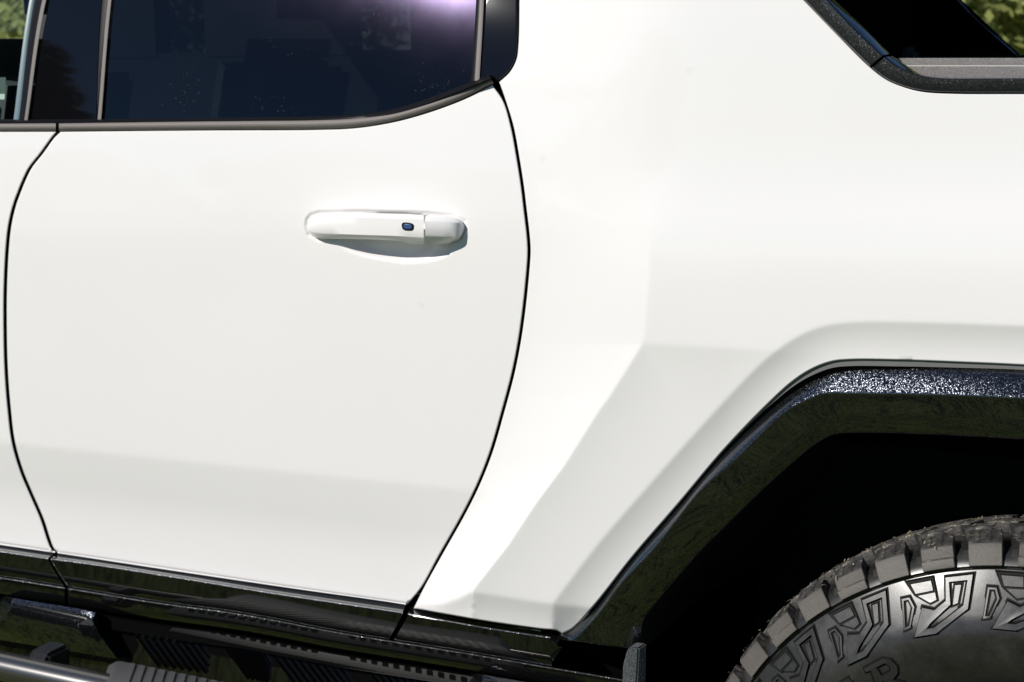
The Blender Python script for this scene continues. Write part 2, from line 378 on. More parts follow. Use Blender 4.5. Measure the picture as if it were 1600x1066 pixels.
LEAF = [m_leaf('bright_foliage', (.26, .30, .085), (.46, .45, .17)), m_leaf('mid_foliage', (.18, .23, .06), (.34, .36, .13)), m_leaf('dark_foliage', (.025, .04, .015), (.06, .08, .025))]
BARK = m_plain('tree_bark', (.09, .07, .05), rough=.9, nscale=30, nstr=.5, ndist=.02)
def tree(name, x, y, h, rad, leafm, n, size, label, group, low=.0, seed=0):
    R = np.random.default_rng(seed)
    root = bpy.data.objects.new(name, None); link(root); root.location = (x, y, 0)
    tag(root, label, 'tree', group)
    bm = bmesh.new()
    def limb(p0, p1, r0, r1):
        p0, p1 = Vector(p0), Vector(p1); d = p1 - p0
        g_ = bmesh.ops.create_cone(bm, cap_ends=True, segments=7, radius1=r0, radius2=r1, depth=d.length)
        q = d.to_track_quat('Z', 'Y').to_matrix().to_4x4(); q.translation = (p0 + p1) / 2
        bmesh.ops.transform(bm, matrix=q, verts=g_['verts'])
    limb((0, 0, 0), (0, 0, h * .75), h * .03, h * .012)
    cl = []
    for k in range(34):
        z = R.uniform(low, 1) ; a = R.uniform(0, 6.283); prof = (1 - abs(z - .42) * 1.25) ; rr = rad * max(.15, prof) * R.uniform(.35, 1.0)
        c = np.array([math.cos(a) * rr, math.sin(a) * rr, h * (.06 + .92 * z)]); cl.append((c, rad * R.uniform(.22, .42)))
        if k % 3 == 0: limb((0, 0, c[2] * .7), c, h * .010, h * .003)
    bm_obj('trunk', bm, BARK, root)
    ci = R.integers(0, len(cl), n); C = np.array([c for c, _ in cl])[ci]; S_ = np.array([s for _, s in cl])[ci]
    d = R.normal(size=(n, 3)); d /= np.linalg.norm(d, axis=1)[:, None]; d *= (R.uniform(.25, 1, n) ** .5)[:, None]
    P = C + d * S_[:, None] * np.array([1, 1, .75]); P[:, 2] = np.maximum(P[:, 2], .1)
    nn = d + R.normal(size=(n, 3)) * .45 + np.array([0, -.25, .35]); a = np.cross(nn, R.normal(size=(n, 3))); a /= np.linalg.norm(a, axis=1)[:, None]; b_ = np.cross(nn, a); b_ /= np.linalg.norm(b_, axis=1)[:, None]
    s = R.uniform(.5, 1.2, n)[:, None] * size
    V = np.stack([P - a * s, P + b_ * s * .45, P + a * s, P - b_ * s * .45], 1).reshape(-1, 3)
    Fc = np.arange(4 * n).reshape(-1, 4)
    mesh_obj('crown', V, Fc, leafm, root, smooth=False)
    return root
spots = [(-1.4, 12.5, 5.0, 2.6, 0), (-3.9, 13.5, 5.5, 2.7, 1), (1.6, 14.5, 5.5, 2.6, 1), (-10.2, 12.0, 5.0, 2.6, 0), (-13.2, 13.2, 4.2, 2.5, 0), (-16.8, 14.5, 5.2, 2.8, 1), (-7.0, 15.5, 5.5, 2.8, 1)]
tl = ['bright leafy tree seen past the edge of the truck bed', 'bushy green tree behind the tailgate side of the bed', 'leafy tree standing at the right beyond the truck bed',
      'yellow green tree seen through the front side window', 'low bright tree seen through the front side glass', 'tall green tree at the left seen through the cabin', 'green tree hidden behind the cab roof']
for i, (x, y, h, r_, k) in enumerate(spots):
    tree('leafy_tree', x, y, h, r_, LEAF[k], 26000, .075, tl[i], 'trees beyond the truck', seed=20 + i)
tree('dark_tree', -14.65, -11.35, 8.6, 2.3, LEAF[2], 9000, .2, 'dark tree mirrored in the black pillar between the windows', None, low=.15, seed=5)
for i in range(9):
    x = -62 + i * 5.2 + rng.uniform(-1, 1); y = -44 + i * 1.0 + rng.uniform(-2, 2)
    tree('distant_tree', x, y, rng.uniform(5, 8), rng.uniform(2.6, 3.6), LEAF[2], 1500, .4, ['dark tree at the far end of the row by the road', 'second tree from the far end of the roadside row', 'third tree from the far end of the roadside row', 'fourth tree from the far end of the roadside row', 'middle tree of the roadside row', 'fourth tree from the near end of the roadside row', 'third tree from the near end of the roadside row', 'second tree from the near end of the roadside row', 'dark tree at the near end of the row by the road'][i], 'far trees along the road', seed=60 + i)

# ------------------------------------------------------------------ the truck
truck = bpy.data.objects.new('pickup_truck', None); link(truck)
tag(truck, 'white pickup truck with black wheel arch trim, side step and off-road tyre', 'truck')

# --- lines traced along the flank
FS = [(91, 206), (82.5, 215.6), (65.6, 239), (47.8, 261.6), (40.3, 275.7), (31, 298), (22.5, 321.6), (16, 349), (12.2, 379), (8.5, 450), (8.3, 520), (10, 580), (14.6, 640), (21, 690.7), (33.8, 735.7), (47.8, 769.5), (66, 811.7), (76, 842.6), (81.6, 856.7), (88, 864)]
RS = [(774, 126.7), (788, 157.6), (800, 197), (809.5, 248), (816.5, 293), (819.7, 320), (825.3, 368), (826.7, 393), (824, 432.6), (818, 489), (811, 536.7), (801.4, 584.6), (786.7, 640), (767, 707.5), (747, 758), (724.7, 803), (688, 868), (660, 918.6), (641, 950)]
ESP = curve([(774, -300), (774, 60)] + RS + [(610, 1000), (550, 1100), (480, 1220)], 6)
ESV = ESP[np.argsort(ESP[:, 1])]
L1 = np.array([(1010, -400), (1011, 250), (1014, 354), (1015, 432), (1012, 461), (1008, 514), (1004, 537), (980, 576), (952, 620), (937, 640), (882, 727), (840, 783), (795, 851), (744, 916), (700, 975), (600, 1100)], float)
RE = curve([(2250, 534), (1600, 509.5), (1450, 504.5), (1330, 504), (1280, 512), (1240, 530), (1195, 563), (1120, 640), (1010, 763), (935, 850), (870, 935), (820, 1000), (740, 1100)], 8)
RI = [(2250, 611), (1600, 570.5), (1500, 566), (1400, 562.5), (1330, 562), (1300, 565), (1270, 576), (1240, 595), (1200, 631), (1130, 704), (1060, 787), (990, 868), (930, 944), (895, 982), (878, 991)]
C2P = np.array([(1400, 560), (1200, 548), (1004, 537), (980, 576), (952, 620), (937, 640), (882, 727), (840, 783), (795, 851), (744, 916), (700, 975), (600, 1100)], float)
UC = np.array([(500, 930), (646, 946.5), (671, 946), (694, 943.5), (718, 935.5), (737, 926), (757, 927.5), (780, 931), (835, 940), (880, 945.5), (960, 955), (1100, 960)], float)

def integ(xs, tilts):
    x = np.arange(-500, 1500, 1.0); t = np.interp(x, xs, tilts)
    k = np.hanning(11); k /= k.sum(); t = np.convolve(np.pad(t, 5, mode='edge'), k, 'valid')
    # tilt > 0 faces up: the surface comes outward (Y falls) going down
    y = -np.cumsum(np.tan(np.radians(t))) * PX
    y -= np.interp(440, x, y)
    return lambda w_: np.interp(w_, x, y)
F_door = integ([-300, 100, 205, 280, 330, 372, 420, 600, 779, 791, 850, 905, 960, 1100], [18, 13, 8, 6, 5, 0.5, -1, -2, -3.5, -12, -13.5, -6, -3, -3])
F_quart = integ([-300, 0, 120, 200, 260, 330, 395, 450, 540, 600, 800, 1100], [10, 4, 1.5, 1.5, 4, 7.5, 4, .5, -1.0, -2, -3, -3])
YD, YQ = .046, .016
def door_w(u, v):
    e = 357 + 0 * u; c = 698 + .104 * (u - 20); b = 850 + .152 * u
    w_ = np.where(v < e, v + (360 - e), np.where(v < c, 360 + (v - e) / (c - e) * 430, np.where(v < b, 790 + (v - c) / (b - c) * 180, 970 + (v - b))))
    return w_
def S_door0(u, v): return YD + F_door(door_w(u, v))
def cup(u, v):
    x = (u - 619) / 99.0; y = (v - 370 - .02 * (u - 622)) / 43.0
    y = np.where(y < 0, y * 1.0, y * np.clip(1.0 + .35 * np.clip(-(x - .1), 0, 1), 1, 2))
    r = (np.abs(x) ** 2.6 + np.abs(y) ** 2.6) ** (1 / 2.6)
    t = np.clip((1 - r) / .42, 0, 1); return .017 * t * t * (3 - 2 * t)
HO = np.array([(480.5, 352), (482, 343), (488, 336.5), (500, 333), (560, 332), (640, 334), (672, 335), (706, 338), (724, 347), (726, 358), (718, 374), (690, 381), (640, 381), (600, 375), (496, 372.5), (484, 365)], float)
def moat(u, v):
    u = np.asarray(u, float); v = np.asarray(v, float); o = np.zeros(u.shape); k = (u > 465) & (u < 745) & (v > 315) & (v < 400)
    if k.any():
        q = np.c_[u[k], v[k]]; d = seg_dist(q, HO, True); d[inside(HO, q)] = 0
        t = np.clip(1 - d / 6.5, 0, 1); o[k] = .0030 * t * t * (3 - 2 * t)
    return o
def S_door(u, v): return S_door0(u, v) + np.maximum(cup(u, v), moat(u, v))
def soft(x, r): return np.where(x > 30 * r, x, r * np.log1p(np.exp(np.clip(x / r, -40, 40))))
def signed(P, q, sgn):
    """distance from polyline P, positive on the side sgn says"""
    return seg_dist(q, P) * sgn
def xat(C, v): 
    i = np.argsort(C[:, 1]); return np.interp(v, C[i, 1], C[i, 0])
def S_quart(u, v):
    u = np.asarray(u, float); vr = np.asarray(v, float); v = np.where((u > 640) & (u < 900), vr - soft(vr - np.interp(u, UC[:, 0], UC[:, 1]) + 3, 2.0) * np.clip((u - 640) / 15, 0, 1) * np.clip((900 - u) / 40, 0, 1), vr); q = np.c_[u, v]
    E = np.interp(v, ESV[:, 1], ESV[:, 0]); Lx = np.interp(v, L1[:, 1], L1[:, 0])
    yd = YD + F_door(door_w(np.minimum(u, 830), v)); yq = YQ + F_quart(v)
    # leave the crease of the door behind at the shut line
    yd0 = YD + F_door(np.minimum(door_w(np.minimum(u, 830), v), 770)) + .010 * np.clip((v - 700) / 250, 0, 1.5)
    s = (u - E); k = np.clip(s / 60, 0, 1); k = k * k * (3 - 2 * k); yd = yd * (1 - k) + yd0 * k
    t = s / np.maximum(30, (Lx - E))
    rr = .007 + .14 * np.clip((395 - v) / 130, 0, 1)
    a = 1 - soft(1 - soft(t, .05), rr)                      # 0 at the door, 1 past the crest of the bulge
    y = yd * (1 - a) + yq * a
    # below the crest line the flank tucks under
    Lx2 = np.where(v < 537, 1e6, Lx); c2v = np.interp(u, [1004, 1200, 1400], [537, 548, 560])
    sg = np.where((u > Lx2 - .01) & (v > c2v), 1.0, -1.0)
    d = soft(signed(C2P, q, sg), 2.0)
    A2 = np.clip((1290 - u) / 160, 0, 1); A2 = .12 + .88 * A2 * A2 * (3 - 2 * A2)
    y = y + A2 * math.tan(math.radians(8.5)) * PX * 95 * (1 - np.exp(-d / 95))
    # recessed lip round the wheel arch
    rex = np.interp(v, RE[::-1][np.argsort(RE[::-1][:, 1]), 1], RE[::-1][np.argsort(RE[::-1][:, 1]), 0])
    top = np.interp(u, RE[::-1, 0], RE[::-1, 1])
    sg = np.where(v > top, 1.0, -1.0)
    dr = soft(signed(RE, q, sg), 1.6); W = 62.0; x = np.clip(dr, 0, W)
    diag = np.clip((1300 - u) / 120, 0, 1)
    y = y + (math.tan(math.radians(18)) * (x - x * x / (2 * W * 1.02)) * (1 - diag) + math.tan(math.radians(17.5)) * (x - x * x / (2 * W * 1.35)) * diag) * PX
    # bottom edge turning under
    sg = np.where(vr > np.interp(u, UC[:, 0], UC[:, 1]), 1.0, -1.0)
    du = soft(signed(UC, np.c_[u, vr], sg), 2.2); x = np.clip(du, 0, 60)
    y = y + math.tan(math.radians(28)) * (x - x * x / 150) * PX
    return y

# --- doors
DB = [(-320, 806), (0, 851), (88, 864.5), (141, 872), (281, 893), (450, 918.5), (636, 945)]      # lower edge of the door skins
def d_roll(P):
    d = P[:, 1] - np.interp(P[:, 0], [a for a, _ in DB], [b for _, b in DB])
    return np.where(d > -4, 6.0, 2.4)
front = panel('front_door', outline([(-320, 206), (88, 206)], [(88, 206)] + [(a - 2.4, b) for a, b in FS[1:-1]] + [(84, 863.5)], [(84, 863.5), (0, 851), (-320, 806)], [(-320, 806), (-320, 206)]), S_door0, M['white'], truck, roll=d_roll)
rear = panel('rear_door', outline([(95, 206), (300, 204), (498, 203), (555, 200.5), (611, 191.5), (667, 176.5), (724, 155.5), (769, 133)],
    [(769, 133)] + [(a - 2.2, b) for a, b in RS[1:-1]] + [(636, 945)], [(636, 945), (450, 918.5), (281, 893), (141, 872), (91, 865)],
    [(91, 865)] + [(a + 2.4, b) for a, b in FS[1:-1]][::-1] + [(95, 206)]), S_door, M['white'], truck, roll=d_roll, grid=7, fine=[(np.array([(520., 362.), (692., 368.)]), 58)])
front['label'] = 'white front door edge left of the shut line'
# --- quarter panel
def q_roll(P):
    r = np.full(len(P), 2.6)
    d = seg_dist(P, curve(RI, 8)); k = (d < 6)
    top = np.clip((P[:, 0] - 1170) / 90, 0, 1)
    r[k] = 2.6
    return r
TO = [(1215, -40), (1257, 1.5), (1303, 49), (1359, 105), (1386, 125.5), (1415.5, 137.5), (1442.5, 143.5), (1487.5, 146), (1600, 146.5), (2250, 146.5)]
RIq = RI
quarter = panel('quarter_panel', outline([(811.5, -260), (811.5, 0), (810, 70), (807, 93), (796.5, 113), (780, 128.5)],
    [(780, 128.5)] + [(a + 2.3, b) for a, b in RS[1:-1]] + [(646, 951)], [(646, 951), (694, 959.5), (755, 970), (842, 982.5), (871, 986), (878, 991)], RIq[::-1], [RIq[0], (2250, 146.5)], TO[::-1], [(1215, -40), (1010, -260)], [(1010, -260), (811.5, -260)], step=4.5), S_quart, M['white'], truck, roll=q_roll, grid=7, drop=.02, fine=[(L1[2:-2], 9), (UC[1:-1], 8), (C2P[1:3], 7), (RE[3:-8], 8)])

# --- dark structure behind the gaps
def backing(name, poly, Y, m):
    P = pt(np.array(poly)[:, 0], np.array(poly)[:, 1], Y); Q = P + np.array([0, .01, 0]); n = len(P)
    return mesh_obj(name, np.vstack([P, Q]), [list(range(n))[::-1], list(range(n, 2 * n))] + [[i, (i + 1) % n, (i + 1) % n + n, i + n] for i in range(n)], m, truck, smooth=False)
backing('door_jamb', [(-320, 212), (700, 212), (760, 150), (830, 150), (880, 420), (830, 700), (720, 930), (560, 925), (-320, 800)], .105, M['void'])
backing('sill_structure', [(-320, 790), (640, 930), (900, 975), (1004, 990), (1004, 1260), (-320, 1200)], .13, M['void'])

# --- belt mouldings and window glass
GT = math.tan(math.radians(20))
def S_glass(u, v):
    y = 187 - np.asarray(v, float)
    return .066 + PX * (math.tan(math.radians(14.0)) * y + (math.tan(math.radians(19.2)) - math.tan(math.radians(14.0))) * np.clip(y, 0, None) ** 2 / 420)
top_b = [(92, 192), (300, 189), (400, 188), (484, 187), (555, 184), (611, 177), (667, 160), (724, 138), (766, 121)]
bot_b = [(92, 205.5), (300, 204), (400, 203), (498.5, 202.6), (555, 200), (611, 191), (667, 176), (724, 155), (771.5, 131)]
ct, cb = curve(top_b, 6), curve(bot_b, 6); n_b = len(ct); ct, cb = resamp(ct, n_b), resamp(cb, n_b)
def mix(a, b, t): return a * (1 - t) + b * t
def moulding(name, ct, cb, parent):
    Yb = lambda du: (lambda u, v: S_door0(u, v) + du)
    return loft(name, [(ct, Yb(.012)), (ct, Yb(-.001)), (mix(ct, cb, .12), Yb(-.0045)), (mix(ct, cb, .3), Yb(-.0065)), (mix(ct, cb, .55), Yb(-.0065)), (mix(ct, cb, .78), Yb(-.004)), (mix(ct, cb, .93), Yb(.0005)), (cb, Yb(.004)), (cb, Yb(.014))], M['satin'], parent, n_b, sharp=50)
moulding('belt_moulding', ct, cb, rear)
cf, cg = curve([(-320, 194), (0, 192.3), (87, 191.8)], 8), curve([(-320, 207), (0, 206), (87, 205.5)], 8)
moulding('belt_moulding', cf, resamp(cg, len(cf)), front)
# seal between glass and moulding
seal = curve([(-320, 189), (0, 187.5), (157, 186.5), (300, 186), (400, 184), (480, 183), (555, 179.5), (611, 172), (667, 155), (724, 133), (762, 117)], 6)
seal2 = curve([(-320, 196), (92, 193.5), (300, 191), (400, 190), (484, 189), (555, 186), (611, 179), (667, 162), (724, 140), (768, 122)], 6)
loft('window_seal', [(off(seal, 0, -1), lambda u, v: S_glass(u, v) + .004), (off(seal, 0, 0), lambda u, v: S_glass(u, v) - .004), (resamp(mix(resamp(seal, 200), resamp(seal2, 200), .5), len(seal)), lambda u, v: S_glass(u, v) - .008), (seal2, .058)], M['rubber'], truck, len(seal))
def pane(name, poly, m, parent, dy=0.0, thick=.004, grid=20):
    P = np.array(poly, float)
    return panel(name, P, lambda u, v: S_glass(u, v) + dy, m, parent, roll=.8, drop=thick, grid=grid)
rg = outline([(207, -250), (168, 0), (157, 187)], [(157, 187), (300, 186), (400, 184.5), (484, 183.5), (555, 180), (611, 172.5), (667, 156), (724, 134), (742, 126)], [(742, 126), (746, 0), (753, -250)], [(753, -250), (207, -250)])
rear_glass = pane('rear_window_pane', rg, M['privacy'], truck)
fg = outline([(-320, -250), (120, -250)], [(120, -250), (57, 0), (34, 188)], [(34, 188), (-320, 190)], [(-320, 190), (-320, -250)])
front_glass = pane('front_window_pane', fg, M['clear'], truck, dy=.004)
ap = outline([(152, -250), (78, 0), (46, 188)], [(46, 188), (150, 187)], [(150, 187), (159, 0), (197, -250)], [(197, -250), (152, -250)])
pane('pillar_applique', ap, M['gloss'], truck)
ap2 = outline([(764, -250), (757, 0), (749.5, 130)], [(749.5, 130), (764, 119), (773, 124), (777, 128)], [(777, 128), (794, 112.6), (805, 93), (808, 70), (809, 0), (809, -250)], [(809, -250), (764, -250)])
panel('quarter_applique', ap2, lambda u, v: S_glass(u, v) - .004, M['gloss'], truck, roll=3.5, drop=.03, grid=10)
def strip(name, a, b, m, dy0, dy1, parent):
    a, b = curve(a, 10), curve(b, 10); n = len(a)
    return loft(name, [(a, lambda u, v: S_glass(u, v) + .02), (a, lambda u, v: S_glass(u, v) + dy0), (mix(a, resamp(b, n), .5), lambda u, v: S_glass(u, v) + (dy0 + dy1) / 2 - .001), (b, lambda u, v: S_glass(u, v) + dy1), (b, lambda u, v: S_glass(u, v) + .02)], m, parent, n)
strip('front_window_seal', [(112, -250), (53, 0), (29, 188)], [(124, -250), (65.5, 0), (38, 188)], M['rubber'], .001, -.004, truck)
strip('glass_edge', [(104, -250), (46, 0), (21, 188)], [(113, -250), (54, 0), (30, 188)], m_plain('sky_tinted_glass_edge', (.13, .20, .23), rough=.3), -.001, .001, truck)  # sky reflection put into the edge as a pale blue colour
strip('pillar_trim', [(141, -250), (66, 0), (38, 188)], [(146.5, -250), (72, 0), (43, 188)], M['satin'], -.005, -.005, truck)
strip('pillar_gap', [(194, -250), (157, 0), (148, 188)], [(208, -250), (168, 0), (152, 188)], M['rubber'], .002, .002, truck)
strip('window_divider', [(205, -250), (168.5, 0), (152.5, 187)], [(211, -250), (174, 0), (158, 187)], M['satin'], -.004, -.004, truck)
strip('rear_window_seal', [(752, -250), (744, 0), (735.5, 132)], [(758, -250), (750, 0), (742, 129)], M['rubber'], -.001, -.003, truck)
strip('rear_window_divider', [(757, -250), (749.5, 0), (741.5, 130)], [(763, -250), (756, 0), (749, 127)], M['satin'], -.005, -.005, truck)

# --- lower cladding on the doors and sill
LN1 = [(-320, 815), (0, 862.3), (79, 874), (141, 882), (281.5, 904), (420, 926.8), (536.8, 944.4), (630, 958.4), (640, 960.5), (700, 971), (749, 980), (858, 996.5), (866, 997)]
LN2 = [(-320, 855), (0, 902.7), (99.5, 918.4), (240, 941.4), (360, 957.6), (420, 970.9 - 3), (529, 988.8), (653.6, 1009), (749, 1024.6), (880, 1047), (972, 1062.5), (1010, 1069)]
BRT = [(-320, 803), (0, 849), (90, 862), (281, 891), (450, 916), (640, 943.5), (700, 956), (755, 966), (868, 983)]
l1, l2, br = curve(LN1, 4), curve(LN2, 4), curve(BRT, 4)
def cut(c, u0, u1, slant=0.0):
    c = np.asarray(c); v0, v1 = np.interp(u0, c[:, 0], c[:, 1]), np.interp(u1, c[:, 0], c[:, 1])
    k = (c[:, 0] > u0) & (c[:, 0] < u1); return np.vstack([[(u0, v0)], c[k], [(u1, v1)]])
def cladding(name, ua, ub, parent, m=None):
    """ua, ub: left and right limits at the ledge, at the upper edge and at the lower edge"""
    a, b, c = cut(br, ua[0], ub[0]), cut(l1, ua[1], ub[1]), cut(l2, ua[2], ub[2])
    n = max(len(a), len(c)); a, b, c = resamp(a, n), resamp(b, n), resamp(c, n)
    return loft(name, [(off(a, 0, 2), .102), (off(a, 0, 3), .094), (off(b, 0, -1.7), .0590), (off(b, 0, -.9), .0562), (off(b, 0, .1), .0550), (off(b, 0, 1.1), .0546), (off(b, 0, 2.2), .0548), (mix(b, c, .5), .0575), (off(c, 0, -4), .0605), (off(c, 0, -2.2), .063), (off(c, 0, -1.8), .12)], m or M['rocker'], parent, n, sharp=60, bands=(2, 3), m2=M['edge'])
cladding('lower_cladding', (-320, -320, -320), (86, 75.5, 99), front)
cladding('lower_cladding', (90, 80, 105), (634, 629, 608), rear)
cladding('quarter_cladding', (643, 637.5, 616), (868, 860, 862), truck)
# rounded corner of the quarter cladding towards the wheel arch
cc0 = curve([(868, 984), (880, 993), (888, 1003)], 2); cc1 = curve([(859, 998), (866, 1003), (872, 1010)], 2); cc2 = curve([(859.5, 1041), (868, 1030), (880, 1012)], 2); cc3 = curve([(862, 1044), (872, 1036), (890, 1012)], 2)
loft('cladding_corner', [(cc0, .09), (cc1, .056), (mix(cc1, resamp(cc2, len(cc1)), .5), .056), (cc2, .062), (cc3, .11)], M['rocker'], truck, len(cc0), sharp=70)
def hem(u0, u1, parent):
    c = cut(br, u0, u1); n = len(c); c = off(c, 0, 1.4)
    Yh = lambda d: (lambda u, v: S_door0(u, np.asarray(v) - 6) + d)
    loft('door_hem', [(off(c, 0, -1.8), Yh(.02)), (off(c, 0, -1.0), Yh(.0022)), (off(c, 0, .3), Yh(.0012)), (off(c, 0, 1.4), Yh(.0022)), (off(c, 0, 1.9), Yh(.02))], M['white'], parent, n, sharp=80)
hem(-320, 86, front); hem(90, 634, rear)
def sill_piece(name, u0, u1, parent):
    c = cut(l2, u0, u1); n = len(c)
    return loft(name, [(off(c, 0, -5), .12), (off(c, 0, -1.0), .0625), (off(c, 0, 0), .0603), (off(c, 0, 1.0), .0592), (off(c, 0, 2.5), .0598), (off(c, 0, 13), .0625), (off(c, 0, 23), .067), (off(c, 0, 26), .072), (off(c, 0, 27), .125)], M['rocker'], parent, n, sharp=60, bands=(1, 2), m2=M['edge'])
sill_piece('sill_trim', -320, 101, truck); sill_piece('sill_trim', 106, 1000, truck)
# dark tray behind, then the lower sill with its raised bosses and ribbed inserts
c = cut(l2, -320, 1010); n = len(c)
lower = loft('lower_sill', [(off(c, 0, 24), .118), (off(c, 0, 33), .080), (off(c, 0, 35), .0755), (off(c, 0, 51), .0765), (off(c, 0, 53), .0765), (off(c, 0, 54), .088), (off(c, 0, 118), .094), (off(c, 0, 122), .094), (off(c, 0, 140), .16), (off(c, 0, 175), .20)], M['rocker'], truck, n, sharp=40)
def boss(u0, u1, lt=0.0):
    """trapezoid raised on the lower sill: a bright sloping top, a face and two slanting cheeks"""
    f = lambda u, dv: (u, np.interp(u, l2[:, 0], l2[:, 1]) + dv)
    A = [f(u0 + 20, 29), f(u1 - 78, 29), f(u1 - 57, 31)]
    rows = [[f(u0 - 4, 26), f(u0 + 20, 26), f(u1 - 78, 26), f(u1 - 57, 28), f(u1 - 44, 30)],
            [f(u0 - 4, 29), f(u0 + 20, 29), f(u1 - 78, 29), f(u1 - 56, 31), f(u1 - 40, 34)],
            [f(u0 - 14, 44), f(u0 + 19, 36), f(u1 - 80, 36), f(u1 - 62, 42), f(u1 - 44, 52)],
            [f(u0 - 24, 60), f(u0 + 12, 56), f(u1 - 76, 56), f(u1 - 52, 62), f(u1 - 28, 66)],
            [f(u0 - 45, 96), f(u0 - 25, 97), f(u1 - 45, 97), f(u1 - 22, 97), f(u1 + 0, 92)],
            [f(u0 - 45, 104), f(u0 - 25, 106), f(u1 - 45, 106), f(u1 - 18, 106), f(u1 + 6, 98)]]
    Y = [[.11, .09, .09, .09, .11], [.100, .0525, .0525, .0555, .100], [.098, .0465, .0465, .050, .098], [.098, .047, .047, .051, .098], [.1, .058, .058, .062, .1], [.1, .075, .075, .075, .1]]
    V = [pt(u, v, y) for r, yr in zip(rows, Y) for (u, v), y in zip(r, yr)]
    Fc = [[i * 5 + j, i * 5 + j + 1, (i + 1) * 5 + j + 1, (i + 1) * 5 + j] for i in range(5) for j in range(4)]
    bm = bmesh.new(); vs = [bm.verts.new(tuple(map(float, np.ravel(p)))) for p in V]
    for f_ in Fc: bm.faces.new([vs[k] for k in f_])
    bmesh.ops.recalc_face_normals(bm, faces=bm.faces)
    bmesh.ops.bevel(bm, geom=[e for e in bm.edges if not e.is_boundary and e.calc_face_angle() > .25], offset=.0012, segments=2, affect='EDGES')
    return bm_obj('sill_boss', bm, M['flake'], lower, sharp=30)
boss(0, 206); boss(735, 960)
def insert(u0, u1):
    bm = bmesh.new()
    for k in range(9):
        u = u0 + (u1 - u0) * k / 9
        v = np.interp(u, l2[:, 0], l2[:, 1]) + 56
        L_ = min(44, 8 + (u1 - u) * 1.05)
        a, b = pt(u, v, .084), pt(u + L_ * .82, v + L_ * 1.12, .0875)
        t = (b - a) / np.linalg.norm(b - a); s = np.cross(t, [0, 1, 0]); s /= np.linalg.norm(s); wd = .0019
        q = [a - s * wd + [0, .008, 0], a - [0, .002, 0], a + s * wd + [0, .008, 0], b - s * wd + [0, .008, 0], b - [0, .002, 0], b + s * wd + [0, .008, 0]]
        vs = [bm.verts.new(tuple(p)) for p in q]
        for f_ in ((0, 1, 4, 3), (1, 2, 5, 4), (0, 2, 1), (3, 4, 5)): bm.faces.new([vs[i] for i in f_])
    return bm_obj('ribbed_insert', bm, M['rocker'], lower, sharp=20)
for u0, u1 in ((212, 322), (352, 418), (428, 545), (580, 690)): insert(u0, u1)

# --- side step: tube, bracket and ribbed pad
def tube(name, p0, p1, r, m, parent, seg=28):
    bm = bmesh.new(); p0, p1 = Vector(p0), Vector(p1); d = p1 - p0
    g_ = bmesh.ops.create_cone(bm, cap_ends=True, segments=seg, radius1=r, radius2=r, depth=d.length)
    q = d.to_track_quat('Z', 'Y').to_matrix().to_4x4(); q.translation = (p0 + p1) / 2
    bmesh.ops.transform(bm, matrix=q, verts=g_['verts']); return bm_obj(name, bm, m, parent)
SY = -.045
c0 = pt(0, 1037, SY); SZ = float(c0[2]); SX0 = float(pt(163, 1060, SY)[0])
step = tube('side_step', (SX0 - 1.6, SY, SZ - .004), (SX0 + 2.2, SY, SZ - .004), .0245, M['tube'], truck)
def step_pad(x0, x1):
    prof = [(SY - .075, -.030), (SY - .078, -.004), (SY - .070, .012), (SY - .045, .0215), (SY + .045, .0245), (SY + .056, .020), (SY + .058, .004), (SY + .056, -.03)]
    V = []; Fc = []; ends = [(x0, .55), (x0 + .012, .9), (x0 + .022, 1.0), (x1 - .022, 1.0), (x1 - .012, .9), (x1, .55)]
    for x, s in ends:
        sd = -1 if x < (x0 + x1) / 2 else 1
        V += [(x + .62 * sd * (y - SY), SY + (y - SY) * (.8 + .2 * s), SZ + (z if z < 0 else z * s)) for y, z in prof]
    k = len(prof)
    for i in range(len(ends) - 1):
        for j in range(k): Fc.append((i * k + j, i * k + (j + 1) % k, (i + 1) * k + (j + 1) % k, (i + 1) * k + j))
    Fc += [tuple(range(k)), tuple(range(k * (len(ends) - 1), k * len(ends)))[::-1]]
    o = mesh_obj('step_pad', V, Fc, M['step'], truck)
    bm = bmesh.new(); bm.from_mesh(o.data); bmesh.ops.recalc_face_normals(bm, faces=bm.faces); bm.to_mesh(o.data); bm.free(); o.data.set_sharp_from_angle(angle=math.radians(28))
    xm = (x0 + x1) / 2; x = x0 + .05; meshes = {}
    while x < x1 - .05:
        side = -1 if x < xm else 1
        if side not in meshes:
            bm = bmesh.new(); k = .62 * side; q = []
            for y_, z_ in ((-.030, .0213), (.044, .0240)):
                for dx in (-.006, .006): q.append((dx + k * (y_ - .0), SY + y_, z_))
            lo_v = [bm.verts.new(p) for p in q]; hi_v = [bm.verts.new((p[0], p[1], p[2] + .0034)) for p in q]
            for f_ in ((0, 1, 5, 4), (1, 3, 7, 5), (3, 2, 6, 7), (2, 0, 4, 6), (4, 5, 7, 6)):
                vv_ = lo_v + hi_v; bm.faces.new([vv_[i_] for i_ in f_])
            bmesh.ops.bevel(bm, geom=[e for e in bm.edges if all(v_ in hi_v for v_ in e.verts)], offset=.0008, segments=2, affect='EDGES')
            rb = bm_obj('tread_rib', bm, M['step'], o, sharp=30); meshes[side] = rb.data
        else: rb = link(bpy.data.objects.new('tread_rib', meshes[side]), o)
        rb.location = (x, 0, SZ); x += .0205
    return o
step_pad(SX0, SX0 + .62)
bm = bmesh.new(); xb = float(pt(85, 1000, .0)[0])
add_box(bm, (xb - .024, SY + .006, SZ - .012), (xb + .020, SY + .062, SZ + .030), .006)
bm_obj('step_bracket', bm, M['plastic'], step)

